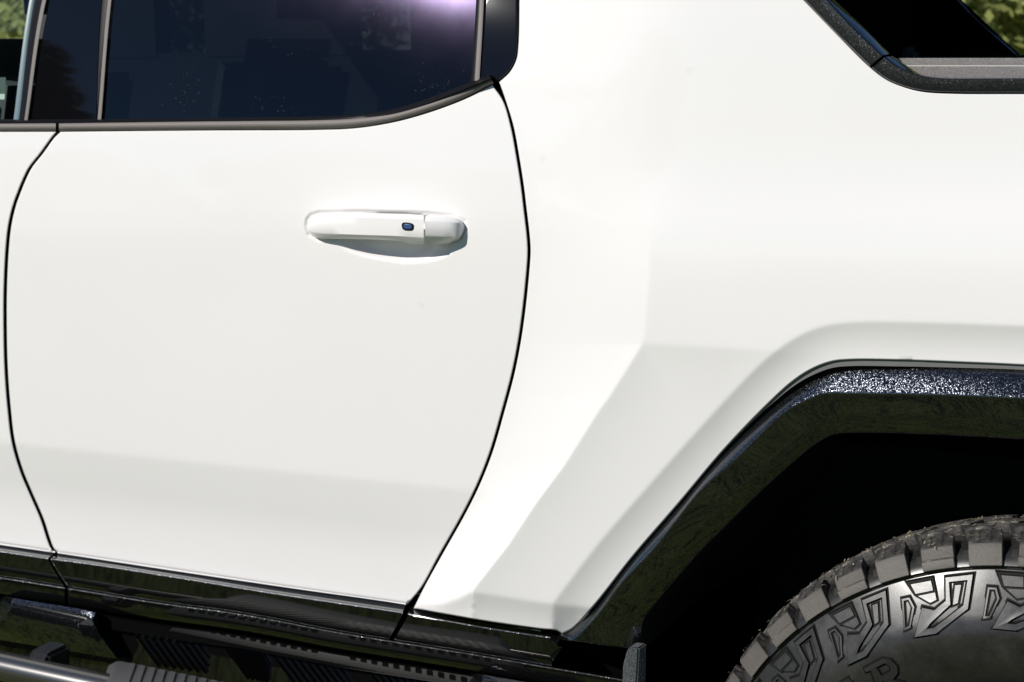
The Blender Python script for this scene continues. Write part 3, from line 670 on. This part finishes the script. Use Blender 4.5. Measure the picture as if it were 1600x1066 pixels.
# --- wheel arch flare
FR = [(2250, 669), (1600, 622), (1480, 617), (1330, 614.5), (1288, 615), (1258, 626), (1226, 644), (1155, 712), (1093, 768), (1057, 813), (1021, 859.5), (975, 908), (952, 940), (929, 968), (904, 993), (893, 1001)]
FB = [(2250, 736), (1600, 687), (1480, 680.5), (1431, 678.5), (1333, 677), (1302, 680), (1274, 695), (1229, 732), (1192, 765.5), (1134.6, 822), (1091, 866), (1044.6, 921.5), (1007.7, 972), (1005, 988), (1003, 1016)]
GK = [(a, b + 1.5 + 8.5 * min(1, max(0, (a - 1150) / 110)) - 2.5 * min(1, max(0, (a - 1400) / 200))) for a, b in RI]
gk0, gk1 = curve([(a, b - 1) for a, b in RI], 5), curve(GK, 5)
loft('flare_gasket', [(gk0, lambda u, v: S_quart(u, v - 3) + .009), (gk0, lambda u, v: S_quart(u, v - 3) + .0045), (resamp(gk1, len(gk0)), lambda u, v: S_quart(u, v - 9) + .0045), (resamp(gk1, len(gk0)), lambda u, v: S_quart(u, v - 8) + .02)], m_plain('grey_flare_gasket', (.15, .15, .145), rough=.6), truck, len(gk0))
rt = curve([(a, b) for a, b in GK] + [(878, 1000)], 4); rr_, rb = curve(FR, 4), curve(FB, 4)
nF = 330
def by_arc(c, keys):
    """resample so that key points (fractions) line up from rail to rail"""
    L = np.r_[0, np.cumsum(np.hypot(*np.diff(c, axis=0).T))]; out = []
    ks = [L[np.argmin(np.hypot(*(c - k).T))] for k in keys]; ks = [0] + ks + [L[-1]]
    for i in range(len(ks) - 1):
        s = np.linspace(ks[i], ks[i + 1], nF // (len(ks) - 1), endpoint=(i == len(ks) - 2)); out.append(np.c_[np.interp(s, L, c[:, 0]), np.interp(s, L, c[:, 1])])
    return np.vstack(out)
rt = by_arc(rt, [(1330, 562), (1240, 595), (1060, 787)]); rr_ = by_arc(rr_, [(1330, 614.5), (1258, 626), (1057, 813)]); rb = by_arc(rb, [(1333, 677), (1274, 695), (1091, 866)])
YT = lambda u, v: S_quart(u, v) + .016
yT = S_quart(rt[:, 0], rt[:, 1] - 9) + .004
k3 = np.hanning(61); k3 /= k3.sum(); yT = np.convolve(np.pad(yT, 30, mode='edge'), k3, 'valid') + .001
wid = np.hypot(*(rr_ - rt).T) * PX
wid = np.convolve(np.pad(wid, 30, mode='edge'), k3, 'valid')
yR = yT - .004 - wid * math.tan(math.radians(33)); yR = np.clip(yR, -.035, None)
k_ = np.hanning(41); k_ /= k_.sum(); yR = np.convolve(np.pad(yR, 20, mode='edge'), k_, 'valid')
lowf = np.clip((rr_[:, 1] - 860) / 120, 0, 1); wb = np.hypot(*(rb - rr_).T) * PX
yB = yR + .008 + .008 * lowf
tv = rr_ - rt; tv /= np.linalg.norm(tv, axis=1)[:, None] + 1e-9; bv = rb - rr_; bv /= np.linalg.norm(bv, axis=1)[:, None] + 1e-9
inn = off(rt, 0, 0) - tv * 6
frac = np.clip(wid / .03, .15, 1)
flare = loft('wheel_arch_flare', [(inn, yT + .006), (rt, yT), (mix(rt, rr_, .5), mix(yT, yR, .5)), (rr_ - tv * 4.0 * frac[:, None], mix(yR, yT, .09)), (rr_ - tv * 1.6 * frac[:, None], yR + .0008), (rr_ + bv * 1.2, yR + .0003), (rr_ + bv * 4, yR + .0008), (mix(rr_, rb, .5), mix(yR, yB, .45) - .001), (rb - bv * 4, yB), (rb - bv * 1.2, yB + .0012), (rb, yB + .004), (rb + bv * .5, yB + .03), (rb, np.full(len(rb), .30))], M['flake'], truck, len(rt), sharp=60)
# wheel housing
hb = curve([(a, b) for a, b in FB], 12)
P0 = pt(hb[:, 0], hb[:, 1], .06); ax = np.array([0, 0, .445])
P1 = P0.copy(); P1[:, 1] = .30; P2 = P1.copy(); P2[:, 0] = P2[:, 0] * .93; P2[:, 2] = .445 + (P2[:, 2] - .445) * .97; P2[:, 1] = .62
nh = len(P0); V = np.vstack([P0, P1, P2]); Fc = [[k * nh + i, k * nh + i + 1, (k + 1) * nh + i + 1, (k + 1) * nh + i] for k in range(2) for i in range(nh - 1)]
mesh_obj('wheel_housing', V, Fc, M['liner'], truck)
box_obj('inner_housing_wall', (-.95, .62, .25), (1.2, .64, 1.35), M['liner'], truck)
box_obj('front_housing_wall', (float(pt(1003, 1030, .06)[0]) - .20, .22, .30), (float(pt(1003, 1030, .06)[0]) - .012, .63, 1.30), M['void'], truck)
# silver end bar of the sill
bm = bmesh.new()
ea = [(968, 1075), (973, 1040), (979.5, 1016), (984, 1012), (1002, 1013), (999, 1075)]
Pq = [pt(u, v, .035) for u, v in ea]; Pk = [p + np.array([.0, .022, 0]) for p in Pq]; Pq2 = [p - np.array([0, 0, .08]) if i in (0, 5) else p for i, p in enumerate(Pq)]; Pk = [p - np.array([0, 0, .08]) if i in (0, 5) else p for i, p in enumerate(Pk)]
Pq2[4] = pt(998, 1013, .040); Pq2[5] = pt(990, 1075, .040) - np.array([0, 0, .08])
va = [bm.verts.new(tuple(p)) for p in Pq2]; vb = [bm.verts.new(tuple(p)) for p in Pk]
bm.faces.new(va); bm.faces.new(vb[::-1])
for i in range(6): bm.faces.new([va[i], va[(i + 1) % 6], vb[(i + 1) % 6], vb[i]])
bmesh.ops.bevel(bm, geom=list(bm.edges), offset=.002, segments=2, affect='EDGES')
bm_obj('sill_end_bar', bm, M['silver'], truck, sharp=40)

# --- bed opening: sail trim, rail trim, rail cap, far side
tof = curve([(1130, -130), (1215, -42), (1257, 0), (1303, 48), (1359, 103.5)], 5); tif = curve([(1166, -130), (1250, -45), (1293, 0), (1330, 40.5), (1378.4, 86.6)], 5); tcf = curve([(1177, -130), (1261, -45), (1304, 0), (1352.5, 46), (1389.6, 84.4)], 5)
def trim(name, a, b, c, m, prd):
    n = len(a); a, b, c = resamp(a, n), resamp(b, n), resamp(c, n)
    y0 = S_quart(a[:, 0], a[:, 1]); y0[:] = y0
    t = np.gradient(a, axis=0); t /= np.linalg.norm(t, axis=1)[:, None]
    return loft(name, [(a, y0 + .012), (a, y0 - prd + .004), (mix(a, b, .06), y0 - prd + .001), (mix(a, b, .15), y0 - prd), (mix(a, b, .93), y0 - prd), (b, y0 - prd + .0012), (mix(b, c, .15), y0 - prd + .004), (c, y0 - prd + .030), (c, y0 + .08)], m, truck, n, sharp=40, bands=(5, 6), m2=M['gloss2'])
trim('sail_trim', tof, tif, tcf, M['plastic'], .007)
toc = curve([(1362, 106), (1386, 124), (1415.5, 136), (1442.5, 142), (1487.5, 144.5), (1600, 145), (2250, 145)], 5); tic = curve([(1383, 89), (1397.5, 101), (1420, 112.5), (1442.5, 119), (1469.5, 122.6), (1600, 122.6), (2250, 122.6)], 5); tcc = curve([(1394, 88), (1415.5, 102), (1438, 114.7), (1465, 120), (1520, 121), (1600, 121.2), (2250, 121.5)], 5)
trim('bed_rail_trim', toc, tic, tcc, M['plastic'], .004)
loft('bed_rail_cap', [(curve([(1395, 124), (2250, 124)], 10), .050), (curve([(1395, 106), (2250, 106)], 10), .125), (curve([(1395, 103.6), (2250, 103.6)], 10), .131), (curve([(1395, 102.2), (2250, 102)], 10), .134), (curve([(1395, 95), (2250, 94)], 10), .165), (curve([(1395, 91), (2250, 89.5)], 10), .172), (curve([(1395, 91), (2250, 89.5)], 10), .26)], M['cap'], truck, 30, sharp=18, bands=(2,), m2=M['cap_glint'])
fu = lambda u, v, Y: pt(u, v, Y)
far = [fu(1180, 130, 1.75), fu(1180, -260, 1.75), fu(1300, -260, 1.75), fu(1496, 0, 1.75), fu(1587, 85, 1.75), fu(1587, 130, 1.75)]
fb_ = [p + np.array([0, .05, 0]) for p in far]
mesh_obj('far_sail_panel', far + fb_, [list(range(6)), list(range(6, 12))[::-1]] + [[i, (i + 1) % 6, (i + 1) % 6 + 6, i + 6] for i in range(6)], M['void'], truck, smooth=False)
loft('far_sail_edge', [(curve([(1298, -262), (1494, -1), (1585, 84)], 10), 1.745), (curve([(1302, -260), (1498, 0), (1588.5, 85)], 10), 1.75), (curve([(1302, -260), (1498, 0), (1588.5, 85)], 10), 1.80)], M['plastic'], truck, 30)
fr0 = fu(1400, 88, 1.70); box_obj('far_bed_rail', (fr0[0] - .8, 1.70, float(fu(1595, 86, 1.7)[2]) - .4), (fr0[0] + 2.2, 1.80, float(fu(1595, 86, 1.7)[2])), M['plastic'], truck, .01)
bh = fu(1440, 0, 1.70)
box_obj('cab_rear_bulkhead', (float(bh[0]) - .05, .10, .9), (float(bh[0]) - .02, 1.78, 1.9), M['void'], truck)
box_obj('bed_floor', (-.6, .16, .95), (1.4, 1.7, .98), M['void'], truck)

# --- cabin: roof, floor, far side, seats
gx0 = float(pt(-320, 0, .1)[0]) - .1; xr = float(bh[0])
ztop = float(pt(400, -250, .14)[2])
box_obj('roof', (gx0, .13, ztop - .01), (xr + .3, 1.75, ztop + .05), M['white'], truck, .02)
box_obj('cabin_floor', (gx0, .12, .70), (xr, 1.75, .74), M['cabin'], truck)
fwY = 1.62
zs = float(pt(20, 92, fwY)[2])
box_obj('far_door', (gx0 - 1.5, fwY, .74), (xr, fwY + .08, zs), M['cabin'], truck, .01)
def far_u(u, v=50): return float(pt(u, v, fwY)[0])
for u0, u1 in ((-330, -300), (45, 240), (318, 540), (640, 1100)):
    box_obj('far_pillar', (far_u(u0) if u0 > -300 else gx0 - 1.5, fwY + .005, zs), (far_u(u1), fwY + .075, ztop), M['cabin'], truck)
box_obj('far_sill', (far_u(240), fwY + .01, zs - .001), (far_u(640), fwY + .07, float(pt(280, 142, fwY)[2]) if float(pt(280, 142, fwY)[2]) > zs else zs + .01), M['cabin'], truck)
def seat(x, y):
    s = bpy.data.objects.new('seat', None); link(s, truck); s.location = (x, y, 0)
    bm = bmesh.new(); add_box(bm, (-.25, -.24, .95), (.25, .24, 1.10), .05); bm_obj('cushion', bm, M['seat'], s)
    bm = bmesh.new(); add_box(bm, (-.07, -.24, 1.05), (.07, .24, 1.52), .069); bmesh.ops.subdivide_edges(bm, edges=list(bm.edges), cuts=1, use_grid_fill=True); bmesh.ops.smooth_vert(bm, verts=list(bm.verts), factor=.5); bmesh.ops.smooth_vert(bm, verts=list(bm.verts), factor=.5)
    bmesh.ops.transform(bm, matrix=Matrix.Translation((.24, 0, 0)) @ Matrix.Translation((0, 0, 1.05)) @ Matrix.Rotation(math.radians(14), 4, 'Y') @ Matrix.Translation((0, 0, -1.05)), verts=bm.verts); bm_obj('backrest', bm, M['seat'], s)
    bm = bmesh.new(); add_box(bm, (-.05, -.14, 1.55), (.05, .14, 1.75), .049); bmesh.ops.subdivide_edges(bm, edges=list(bm.edges), cuts=1, use_grid_fill=True); bmesh.ops.smooth_vert(bm, verts=list(bm.verts), factor=.5); bmesh.ops.smooth_vert(bm, verts=list(bm.verts), factor=.5)
    bmesh.ops.transform(bm, matrix=Matrix.Translation((.38, 0, 0)), verts=bm.verts); bm_obj('headrest', bm, M['seat'], s)
sx = float(pt(110, 100, .45)[0])
seat(sx - .40, .45); seat(sx - .40, 1.25); seat(sx + .55, .42); seat(sx + .55, 1.2)
# sticker inside the front window
st = np.array([(-60, 122), (9, 122), (9, 158), (-60, 158)], float)
o = loft('window_sticker', [(curve([(-60, 121), (9, 121)], 20), lambda u, v: S_glass(u, v) + .0105), (curve([(-60, 157), (8, 157)], 20), lambda u, v: S_glass(u, v) + .0105)], M['ink'], truck, close=False)
loft('sticker_label', [(curve([(-1, 147), (7.5, 147)], 20), lambda u, v: S_glass(u, v) + .0098), (curve([(-1, 155.5), (7, 155.5)], 20), lambda u, v: S_glass(u, v) + .0098)], M['sticker'], truck, close=False)

# --- door handle
handle = bpy.data.objects.new('door_handle', None); link(handle, truck)
def S_h(d): return lambda u, v: S_door0(np.full_like(np.asarray(u, float), 600.0), np.full_like(np.asarray(v, float), 360.0)) - d
us = np.array([480.5, 483, 488, 496, 506, 520, 536, 560, 590, 620, 640, 652, 662])
top0 = np.interp(us, [480.5, 483, 488, 496, 506, 520, 560, 640, 662], [348, 341, 336.5, 333.8, 332.8, 332.4, 332.6, 334.6, 336.5])
f0 = np.interp(us, [480.5, 486, 496, 560, 662], [351, 344, 341, 340, 343])           # upper edge of the flat face
f1 = np.interp(us, [480.5, 486, 500, 560, 610, 662], [358, 362, 364.5, 367, 368.5, 370.5])    # lower edge of the flat face
bt = np.interp(us, [480.5, 486, 494, 510, 536, 600, 620, 632, 645, 662], [362, 368, 372, 373.5, 373.5, 374.5, 376, 379.5, 381.5, 382])
dd = np.interp(us, [480.5, 482, 485, 490, 500, 530, 580, 662], [.009, .014, .018, .0205, .023, .028, .031, .032])
def hsec(name, us, T, A, B_, Bt, D, m, parent, inward=.022):
    rows = []
    def row(v, d): rows.append(pt(us, v, S_h(0)(us, v) - d))
    row(T + 1, D - inward); row(T, D - .012); row(mix(T, A, .45), D - .004); row(mix(T, A, .85), D - .0008); row(A, D); row(mix(A, B_, .5), D + .0008); row(B_, D); row(mix(B_, Bt, .12), D - .0008); row(mix(B_, Bt, .85), D - .0105); row(Bt, D - .0125); row(Bt - .6, D - .016); row(Bt - 3, D - inward - .004)
    n = len(us); V = np.vstack(rows); k = len(rows)
    Fc = [[j * n + i, j * n + i + 1, (j + 1) * n + i + 1, (j + 1) * n + i] for j in range(k - 1) for i in range(n - 1)]
    Fc += [[(k - 1) * n + i, (k - 1) * n + i + 1, i + 1, i] for i in range(n - 1)]
    Fc += [[j * n for j in range(k)], [j * n + n - 1 for j in range(k)][::-1]]
    o = mesh_obj(name, V, Fc, m, parent)
    bm = bmesh.new(); bm.from_mesh(o.data); bmesh.ops.recalc_face_normals(bm, faces=bm.faces); bm.to_mesh(o.data); bm.free()
    o.data.set_sharp_from_angle(angle=math.radians(32)); return o
# the split to the end cap leans a little: shear the last stations
hsec('grip', us, top0, f0, f1, bt, dd, M['white'], handle)
uc = np.array([664.5, 668, 672, 680, 692, 702, 710, 716, 721, 724.5, 726])
tc = np.interp(uc, [664.5, 668, 672, 692, 705, 716, 721, 724.5, 726], [339, 336.5, 335.4, 336.5, 338, 341.5, 344, 348, 353]); ac = np.interp(uc, [664.5, 700, 720, 726], [346.5, 347.5, 348.5, 356]); bc = np.interp(uc, [664.5, 700, 718, 726], [367.5, 370, 370.5, 360])
btc = np.interp(uc, [664.5, 672, 690, 705, 716, 722, 726], [381, 382.5, 381.5, 379.5, 376, 371.5, 363]); dc = np.interp(uc, [664.5, 690, 705, 714, 718, 722, 726], [.0318, .0235, .0180, .0130, .0095, .005, -.001])
hsec('end_cap', uc, tc, ac, bc, btc, dc, M['white'], handle)
bz = outline([(627.5, 350), (630, 348), (643, 349), (646, 351.5), (645.5, 358), (643, 360), (631, 359.5), (628.5, 357), (627.5, 350)], step=1.5)
panel('button_bezel', bz, S_h(.0338), M['rubber'], handle, roll=1.0, drop=.004, grid=3)
bz2 = (bz - bz.mean(0)) * [.74, .68] + bz.mean(0)
panel('sensor_button', bz2, S_h(.0342), M['button'], handle, roll=1.2, drop=.003, grid=3)
for u_, v_, w_ in ((510, 352, 12), (675, 358, 9)):                        # feet of the handle on the door
    P = pt(np.array([u_ - w_, u_ + w_, u_ + w_, u_ - w_]), np.array([v_ - 12, v_ - 12, v_ + 12, v_ + 12]), float(S_h(.02)(np.array([0.]), np.array([0.]))[0]))
    Q = P + np.array([0, .05, 0]); mesh_obj('handle_foot', np.vstack([P, Q]), [(3, 2, 1, 0), (4, 5, 6, 7)] + [(i, (i + 1) % 4, (i + 1) % 4 + 4, i + 4) for i in range(4)], M['white'], handle, smooth=False)

# --- rear wheel
wheel = bpy.data.objects.new('rear_wheel', None); link(wheel, truck); wheel.location = tuple(AXLE)
prof = [(.232, .045), (.236, .022), (.250, .006), (.275, -.016), (.305, -.0275), (.330, -.0300), (.346, -.0280), (.362, -.0220), (.385, -.0105), (.4075, .0008), (.4098, .0022), (.4110, .0058), (.4130, .0058), (.4145, .0026), (.4185, .005), (.426, .012), (.4305, .024), (.4325, .05), (.430, .10), (.424, .14), (.413, .19), (.40, .25), (.395, .275), (.375, .288), (.36, .30), (.34, .31), (.30, .31), (.25, .29), (.235, .26)]
def lathe(name, prof, m, parent, seg=180, sharp=40):
    V = []; k = len(prof)
    for i in range(seg):
        a = 2 * math.pi * i / seg; V += [(r * math.cos(a), y, r * math.sin(a)) for r, y in prof]
    Fc = [[i * k + j, i * k + j + 1, ((i + 1) % seg) * k + j + 1, ((i + 1) % seg) * k + j] for i in range(seg) for j in range(k - 1)]
    o = mesh_obj(name, V, Fc, m, parent)
    bm = bmesh.new(); bm.from_mesh(o.data); bmesh.ops.recalc_face_normals(bm, faces=bm.faces); bm.to_mesh(o.data); bm.free()
    o.data.set_sharp_from_angle(angle=math.radians(sharp)); return o
tyre = lathe('tyre', prof, M['tyre'], wheel, seg=240)
lathe('rim', [(.0, .06), (.08, .055), (.10, .075), (.19, .06), (.222, .03), (.238, .025), (.238, .04), (.21, .06), (.19, .2)], M['rim'], wheel, seg=60)
SW_R = np.array([r for r, _ in prof[:10]]); SW_Y = np.array([y for _, y in prof[:10]])
def sw_y(r): return np.interp(r, SW_R, SW_Y)
def tread_block(sec, th0, th1, skew, segs=4, taper=.0, sipes=None):
    """cross-section (r, y) swept round the tyre between two angles (degrees, centred on the top); skew shifts the angle with y"""
    bm = bmesh.new(); k = len(sec); rows = []
    for i in range(segs + 1):
        t = i / segs; rows.append([])
        for r, y in sec:
            a0, a1 = th0 + taper * max(0, (r - .425)) * 60, th1 - taper * max(0, (r - .425)) * 60
            a = math.radians(90 + a0 + (a1 - a0) * t + skew(y)); rc = r - .95 * max(0.0, y - .045) ** 2; rows[-1].append(bm.verts.new((rc * math.cos(a), y, rc * math.sin(a))))
    for i in range(segs):
        for j in range(k): bm.faces.new([rows[i][j], rows[i][(j + 1) % k], rows[i + 1][(j + 1) % k], rows[i + 1][j]])
    bm.faces.new(rows[0]); bm.faces.new(rows[-1][::-1])
    bmesh.ops.recalc_face_normals(bm, faces=bm.faces)
    bmesh.ops.bevel(bm, geom=[e for e in bm.edges if len(e.link_faces) == 2 and e.calc_face_angle() > .6], offset=.0009, segments=1, affect='EDGES')
    bm.normal_update()
    for f in bm.faces:
        c = f.calc_center_median(); rad_ = Vector((c.x, 0, c.z)).normalized()
        f.material_index = 1 if (f.normal.dot(rad_) < .80 and f.normal.y < -.4 and c.y < .03) else 0
    if sipes:                                             # zigzag cuts across the top of the block
        y0, y1 = sipes
        for t in (.33, .67):
            pv = None
            for k_ in range(9):
                y = y0 + (y1 - y0) * k_ / 8; r = np.interp(y, [p[1] for p in sec[2:-2]], [p[0] for p in sec[2:-2]]) + .0003
                a = math.radians(90 + th0 + (th1 - th0) * t + skew(y) + (.16 if k_ % 2 else -.16)); w_ = math.radians(.055)
                cur = [bm.verts.new((r * math.cos(a + d), y, r * math.sin(a + d))) for d in (-w_, w_)]
                if pv: bm.faces.new([pv[0], pv[1], cur[1], cur[0]]).material_index = 2
                pv = cur
    return bm
sk = lambda y: 26 * max(0, y - .02)
SH_A = [(.4155, -.0022), (.4265, .0010), (.4275, .0050), (.4395, .0120), (.4430, .0200), (.4452, .050), (.430, .052), (.424, .016), (.4150, .004)]
SH_B = [(.4155, -.0018), (.4300, .0052), (.4400, .0110), (.4432, .0190), (.4454, .056), (.430, .058), (.424, .016), (.4150, .004)]
NL = 46
def ring(name, mk, th_list, m, parent):
    me = None
    for k, th in enumerate(th_list):
        if me is None or k < 0:
            o = bm_obj(name, mk(), m, parent, sharp=30); me = o.data
        else: o = link(bpy.data.objects.new(name, me), parent)
        o.rotation_euler = (0, -math.radians(th), 0)
pit = 360 / NL
ths = [k * pit for k in range(-4, 13)]
OFS = 1.05
ring('shoulder_lug', lambda: tread_block(SH_A, -2.75 + OFS, 2.75 + OFS, sk, taper=.10, sipes=(.014, .048)), [t for i, t in enumerate(ths) if i % 2 == 0], (M['tread'], M['lug'], M['groove_shade']), tyre)
ring('shoulder_lug', lambda: tread_block(SH_B, -2.65 + OFS, 2.8 + OFS, sk, taper=.10, sipes=(.014, .048)), [t for i, t in enumerate(ths) if i % 2], (M['tread'], M['lug'], M['groove_shade']), tyre)
ring('gap_rib', lambda: tread_block([(.4150, .0040), (.4262, .0115), (.4300, .02), (.428, .03), (.418, .01)], 2.9 + OFS, 4.0 + OFS, lambda y: 0), ths, M['rubber2'], tyre)
def inner_sec(y0, y1): return [(.4315, y0), (.4438, y0 + .001), (.4462, y0 + .004), (.4466, y1 - .004), (.4448, y1 - .001), (.4315, y1)]
ring('tread_block', lambda: tread_block(inner_sec(.062, .088), -2.4 + 3.3, 2.0 + 3.3, lambda y: 60 * (y - .06)), ths, M['tread'], tyre)
ring('tread_block', lambda: tread_block(inner_sec(.094, .124), -2.9 + 1.0, 2.2 + 1.0, lambda y: -70 * (y - .094)), ths, M['tread'], tyre)
ring('tread_block', lambda: tread_block(inner_sec(.130, .158), -2.4 + 2.2, 2.6 + 2.2, lambda y: 70 * (y - .13)), ths, M['tread'], tyre)
ring('tread_block', lambda: tread_block(inner_sec(.166, .19), -2.4 + 3.2, 2.0 + 3.2, lambda y: -40 * (y - .16)), ths, M['tread'], tyre)

# raised blocks on the sidewall
def unproj(poly):
    P = np.array(poly, float); q = pt(P[:, 0], P[:, 1], -.002) - AXLE
    return np.c_[np.degrees(np.arctan2(q[:, 2], q[:, 0])) - 90, np.hypot(q[:, 0], q[:, 2])]
def z8(pts): return [(1100 + x / 3.2, 780 + y / 3.2) for x, y in pts]
def plate(bm, outer, hole, h, side=.0012, lift=0.0):
    """raised plate with sloping sides; outlines as (degrees, radius)"""
    polys = [outer] + ([hole] if hole is not None else [])
    def xy(p): return np.c_[np.radians(p[:, 0]) * .38, p[:, 1]]
    tops = []; idx = []; pts3 = []
    for n_, p in enumerate(polys):
        q = xy(p); A = .5 * np.sum(q[:, 0] * np.roll(q[:, 1], -1) - np.roll(q[:, 0], -1) * q[:, 1])
        if (A < 0) != (n_ == 1): p = p[::-1]; q = q[::-1]
        d0 = q - np.roll(q, 1, 0); d1 = np.roll(q, -1, 0) - q
        d0 /= np.linalg.norm(d0, axis=1)[:, None]; d1 /= np.linalg.norm(d1, axis=1)[:, None]
        n0 = np.c_[d0[:, 1], -d0[:, 0]]; n1 = np.c_[d1[:, 1], -d1[:, 0]]; mm = n0 + n1; mm /= np.maximum(.5, (mm * n0).sum(1))[:, None]
        o = q + mm * side; po = np.c_[np.degrees(o[:, 0] / .38), o[:, 1]]
        def P3(pp, hh):
            a = np.radians(pp[:, 0] + 90); r = pp[:, 1]; return np.c_[r * np.cos(a), sw_y(r) - hh, r * np.sin(a)]
        o2 = q + mm * (side + .0016); p2 = np.c_[np.degrees(o2[:, 0] / .38), o2[:, 1]]
        tv_ = [bm.verts.new(tuple(x)) for x in P3(p, h + lift)]; bv_ = [bm.verts.new(tuple(x)) for x in P3(po, lift + .0003)]
        mv_ = [bm.verts.new(tuple(x)) for x in P3(p2, lift + .0003)]
        k = len(p)
        for i in range(k):
            bm.faces.new([tv_[i], tv_[(i + 1) % k], bv_[(i + 1) % k], bv_[i]]).material_index = 1
            bm.faces.new([bv_[i], bv_[(i + 1) % k], mv_[(i + 1) % k], mv_[i]]).material_index = 1  # flat black strip round the plate, groove shade put in as colour
        tops.append([Vector((x, y, 0)) for x, y in q]); idx += tv_
    for t in tessellate_polygon(tops):
        try: bm.faces.new([idx[i] for i in t])
        except ValueError: pass
N9o = unproj(z8([(1210, 390), (1345, 375), (1335, 522), (1185, 632), (1080, 650), (1105, 522), (1168, 532), (1222, 490)]))
N9h = unproj(z8([(1228, 408), (1322, 398), (1312, 508), (1175, 607), (1136, 614), (1150, 590), (1246, 505)]))
N9b = unproj(z8([(1260, 424), (1290, 422), (1281, 500), (1258, 508)]))
PLo = unproj(z8([(1018, 418), (1140, 394), (1172, 488), (1142, 502), (1062, 468)])); PLi = unproj(z8([(1036, 424), (1136, 405), (1152, 446), (1066, 464)]))
HXo = unproj(z8([(996, 490), (1034, 482), (1064, 522), (1054, 612), (1024, 625)])); HXi = unproj(z8([(1006, 497), (1031, 491), (1055, 526), (1047, 603), (1028, 612)]))
def mk_nine():
    bm = bmesh.new(); plate(bm, N9o, N9h, .0040); return bm
def mk_bar():
    bm = bmesh.new(); plate(bm, N9b, None, .0022); return bm
def mk_loz():
    bm = bmesh.new(); plate(bm, PLo, None, .0020); plate(bm, PLi, None, .0016, lift=.0022); return bm
def mk_hex():
    bm = bmesh.new(); plate(bm, HXo, HXi, .0026); return bm
UN = 360 / (NL / 2)
units = [k * UN for k in range(-3, 6)]
ring('sidewall_block', mk_nine, units, (M['tyre'], M['groove_shade']), tyre)
ring('sidewall_bar', mk_bar, units, (M['tyre'], M['groove_shade']), tyre)
ring('sidewall_lozenge', mk_loz, units, (M['tyre'], M['groove_shade']), tyre)
ring('sidewall_hexagon', mk_hex, units, (M['tyre'], M['groove_shade']), tyre)
# raised lettering
def zl(pts): return [(1150 + x / 5.173, 860 + y / 5.173) for x, y in pts]
Ro = unproj(zl([(1085, 890), (1230, 812), (1300, 820), (1345, 870), (1350, 925), (1310, 985), (1390, 1010), (1385, 1030), (1330, 1050), (1225, 985), (1240, 1040), (1275, 1060), (1180, 1120), (1170, 1100), (1190, 1070), (1140, 905), (1095, 915)]))
Rh = unproj(zl([(1178, 880), (1250, 845), (1290, 870), (1298, 915), (1225, 955)]))
Ao = unproj(zl([(880, 1020), (960, 966), (1080, 1080), (1120, 1085), (1115, 1110), (1040, 1150), (1030, 1130), (1050, 1110), (1020, 1085), (960, 1120), (965, 1155), (990, 1170), (920, 1215), (915, 1190), (935, 1170), (915, 1040), (890, 1040)])); Ah = unproj(zl([(948, 1040), (1000, 1068), (955, 1092)]))
bm = bmesh.new(); plate(bm, Ro, Rh, .0022); bm_obj('letter', bm, (M['tread_text'], M['groove_shade']), tyre, sharp=30)
bm = bmesh.new(); plate(bm, Ao, Ah, .0022); bm_obj('letter', bm, (M['tread_text'], M['groove_shade']), tyre, sharp=30)
# dry clippings stuck in the tread
V = []; Fc = []
for i in range(300):
    a = math.radians(90 + rng.uniform(-30, 75)); y = rng.uniform(.008, .15); r = .4458 - .95 * max(0, y - .045) ** 2 + (0 if y > .02 else (y - .02) * .5) + rng.uniform(0, .0015)
    c = np.array([r * math.cos(a), y, r * math.sin(a)]); d = rng.normal(size=3); d /= np.linalg.norm(d); rad_ = np.array([math.cos(a), 0, math.sin(a)])
    d -= rad_ * (d @ rad_) * .9; ln = rng.uniform(.0015, .005); s = np.cross(d, rad_); s /= np.linalg.norm(s) + 1e-9; wd = rng.uniform(.0003, .0007); k = len(V)
    V += [c - d * ln - s * wd, c - d * ln + s * wd, c + d * ln + s * wd + rad_ * .001, c + d * ln - s * wd + rad_ * .001]; Fc.append((k, k + 1, k + 2, k + 3))
o = mesh_obj('grass_clippings', V, Fc, M['hay'], tyre, smooth=False); o['kind'] = 'stuff'
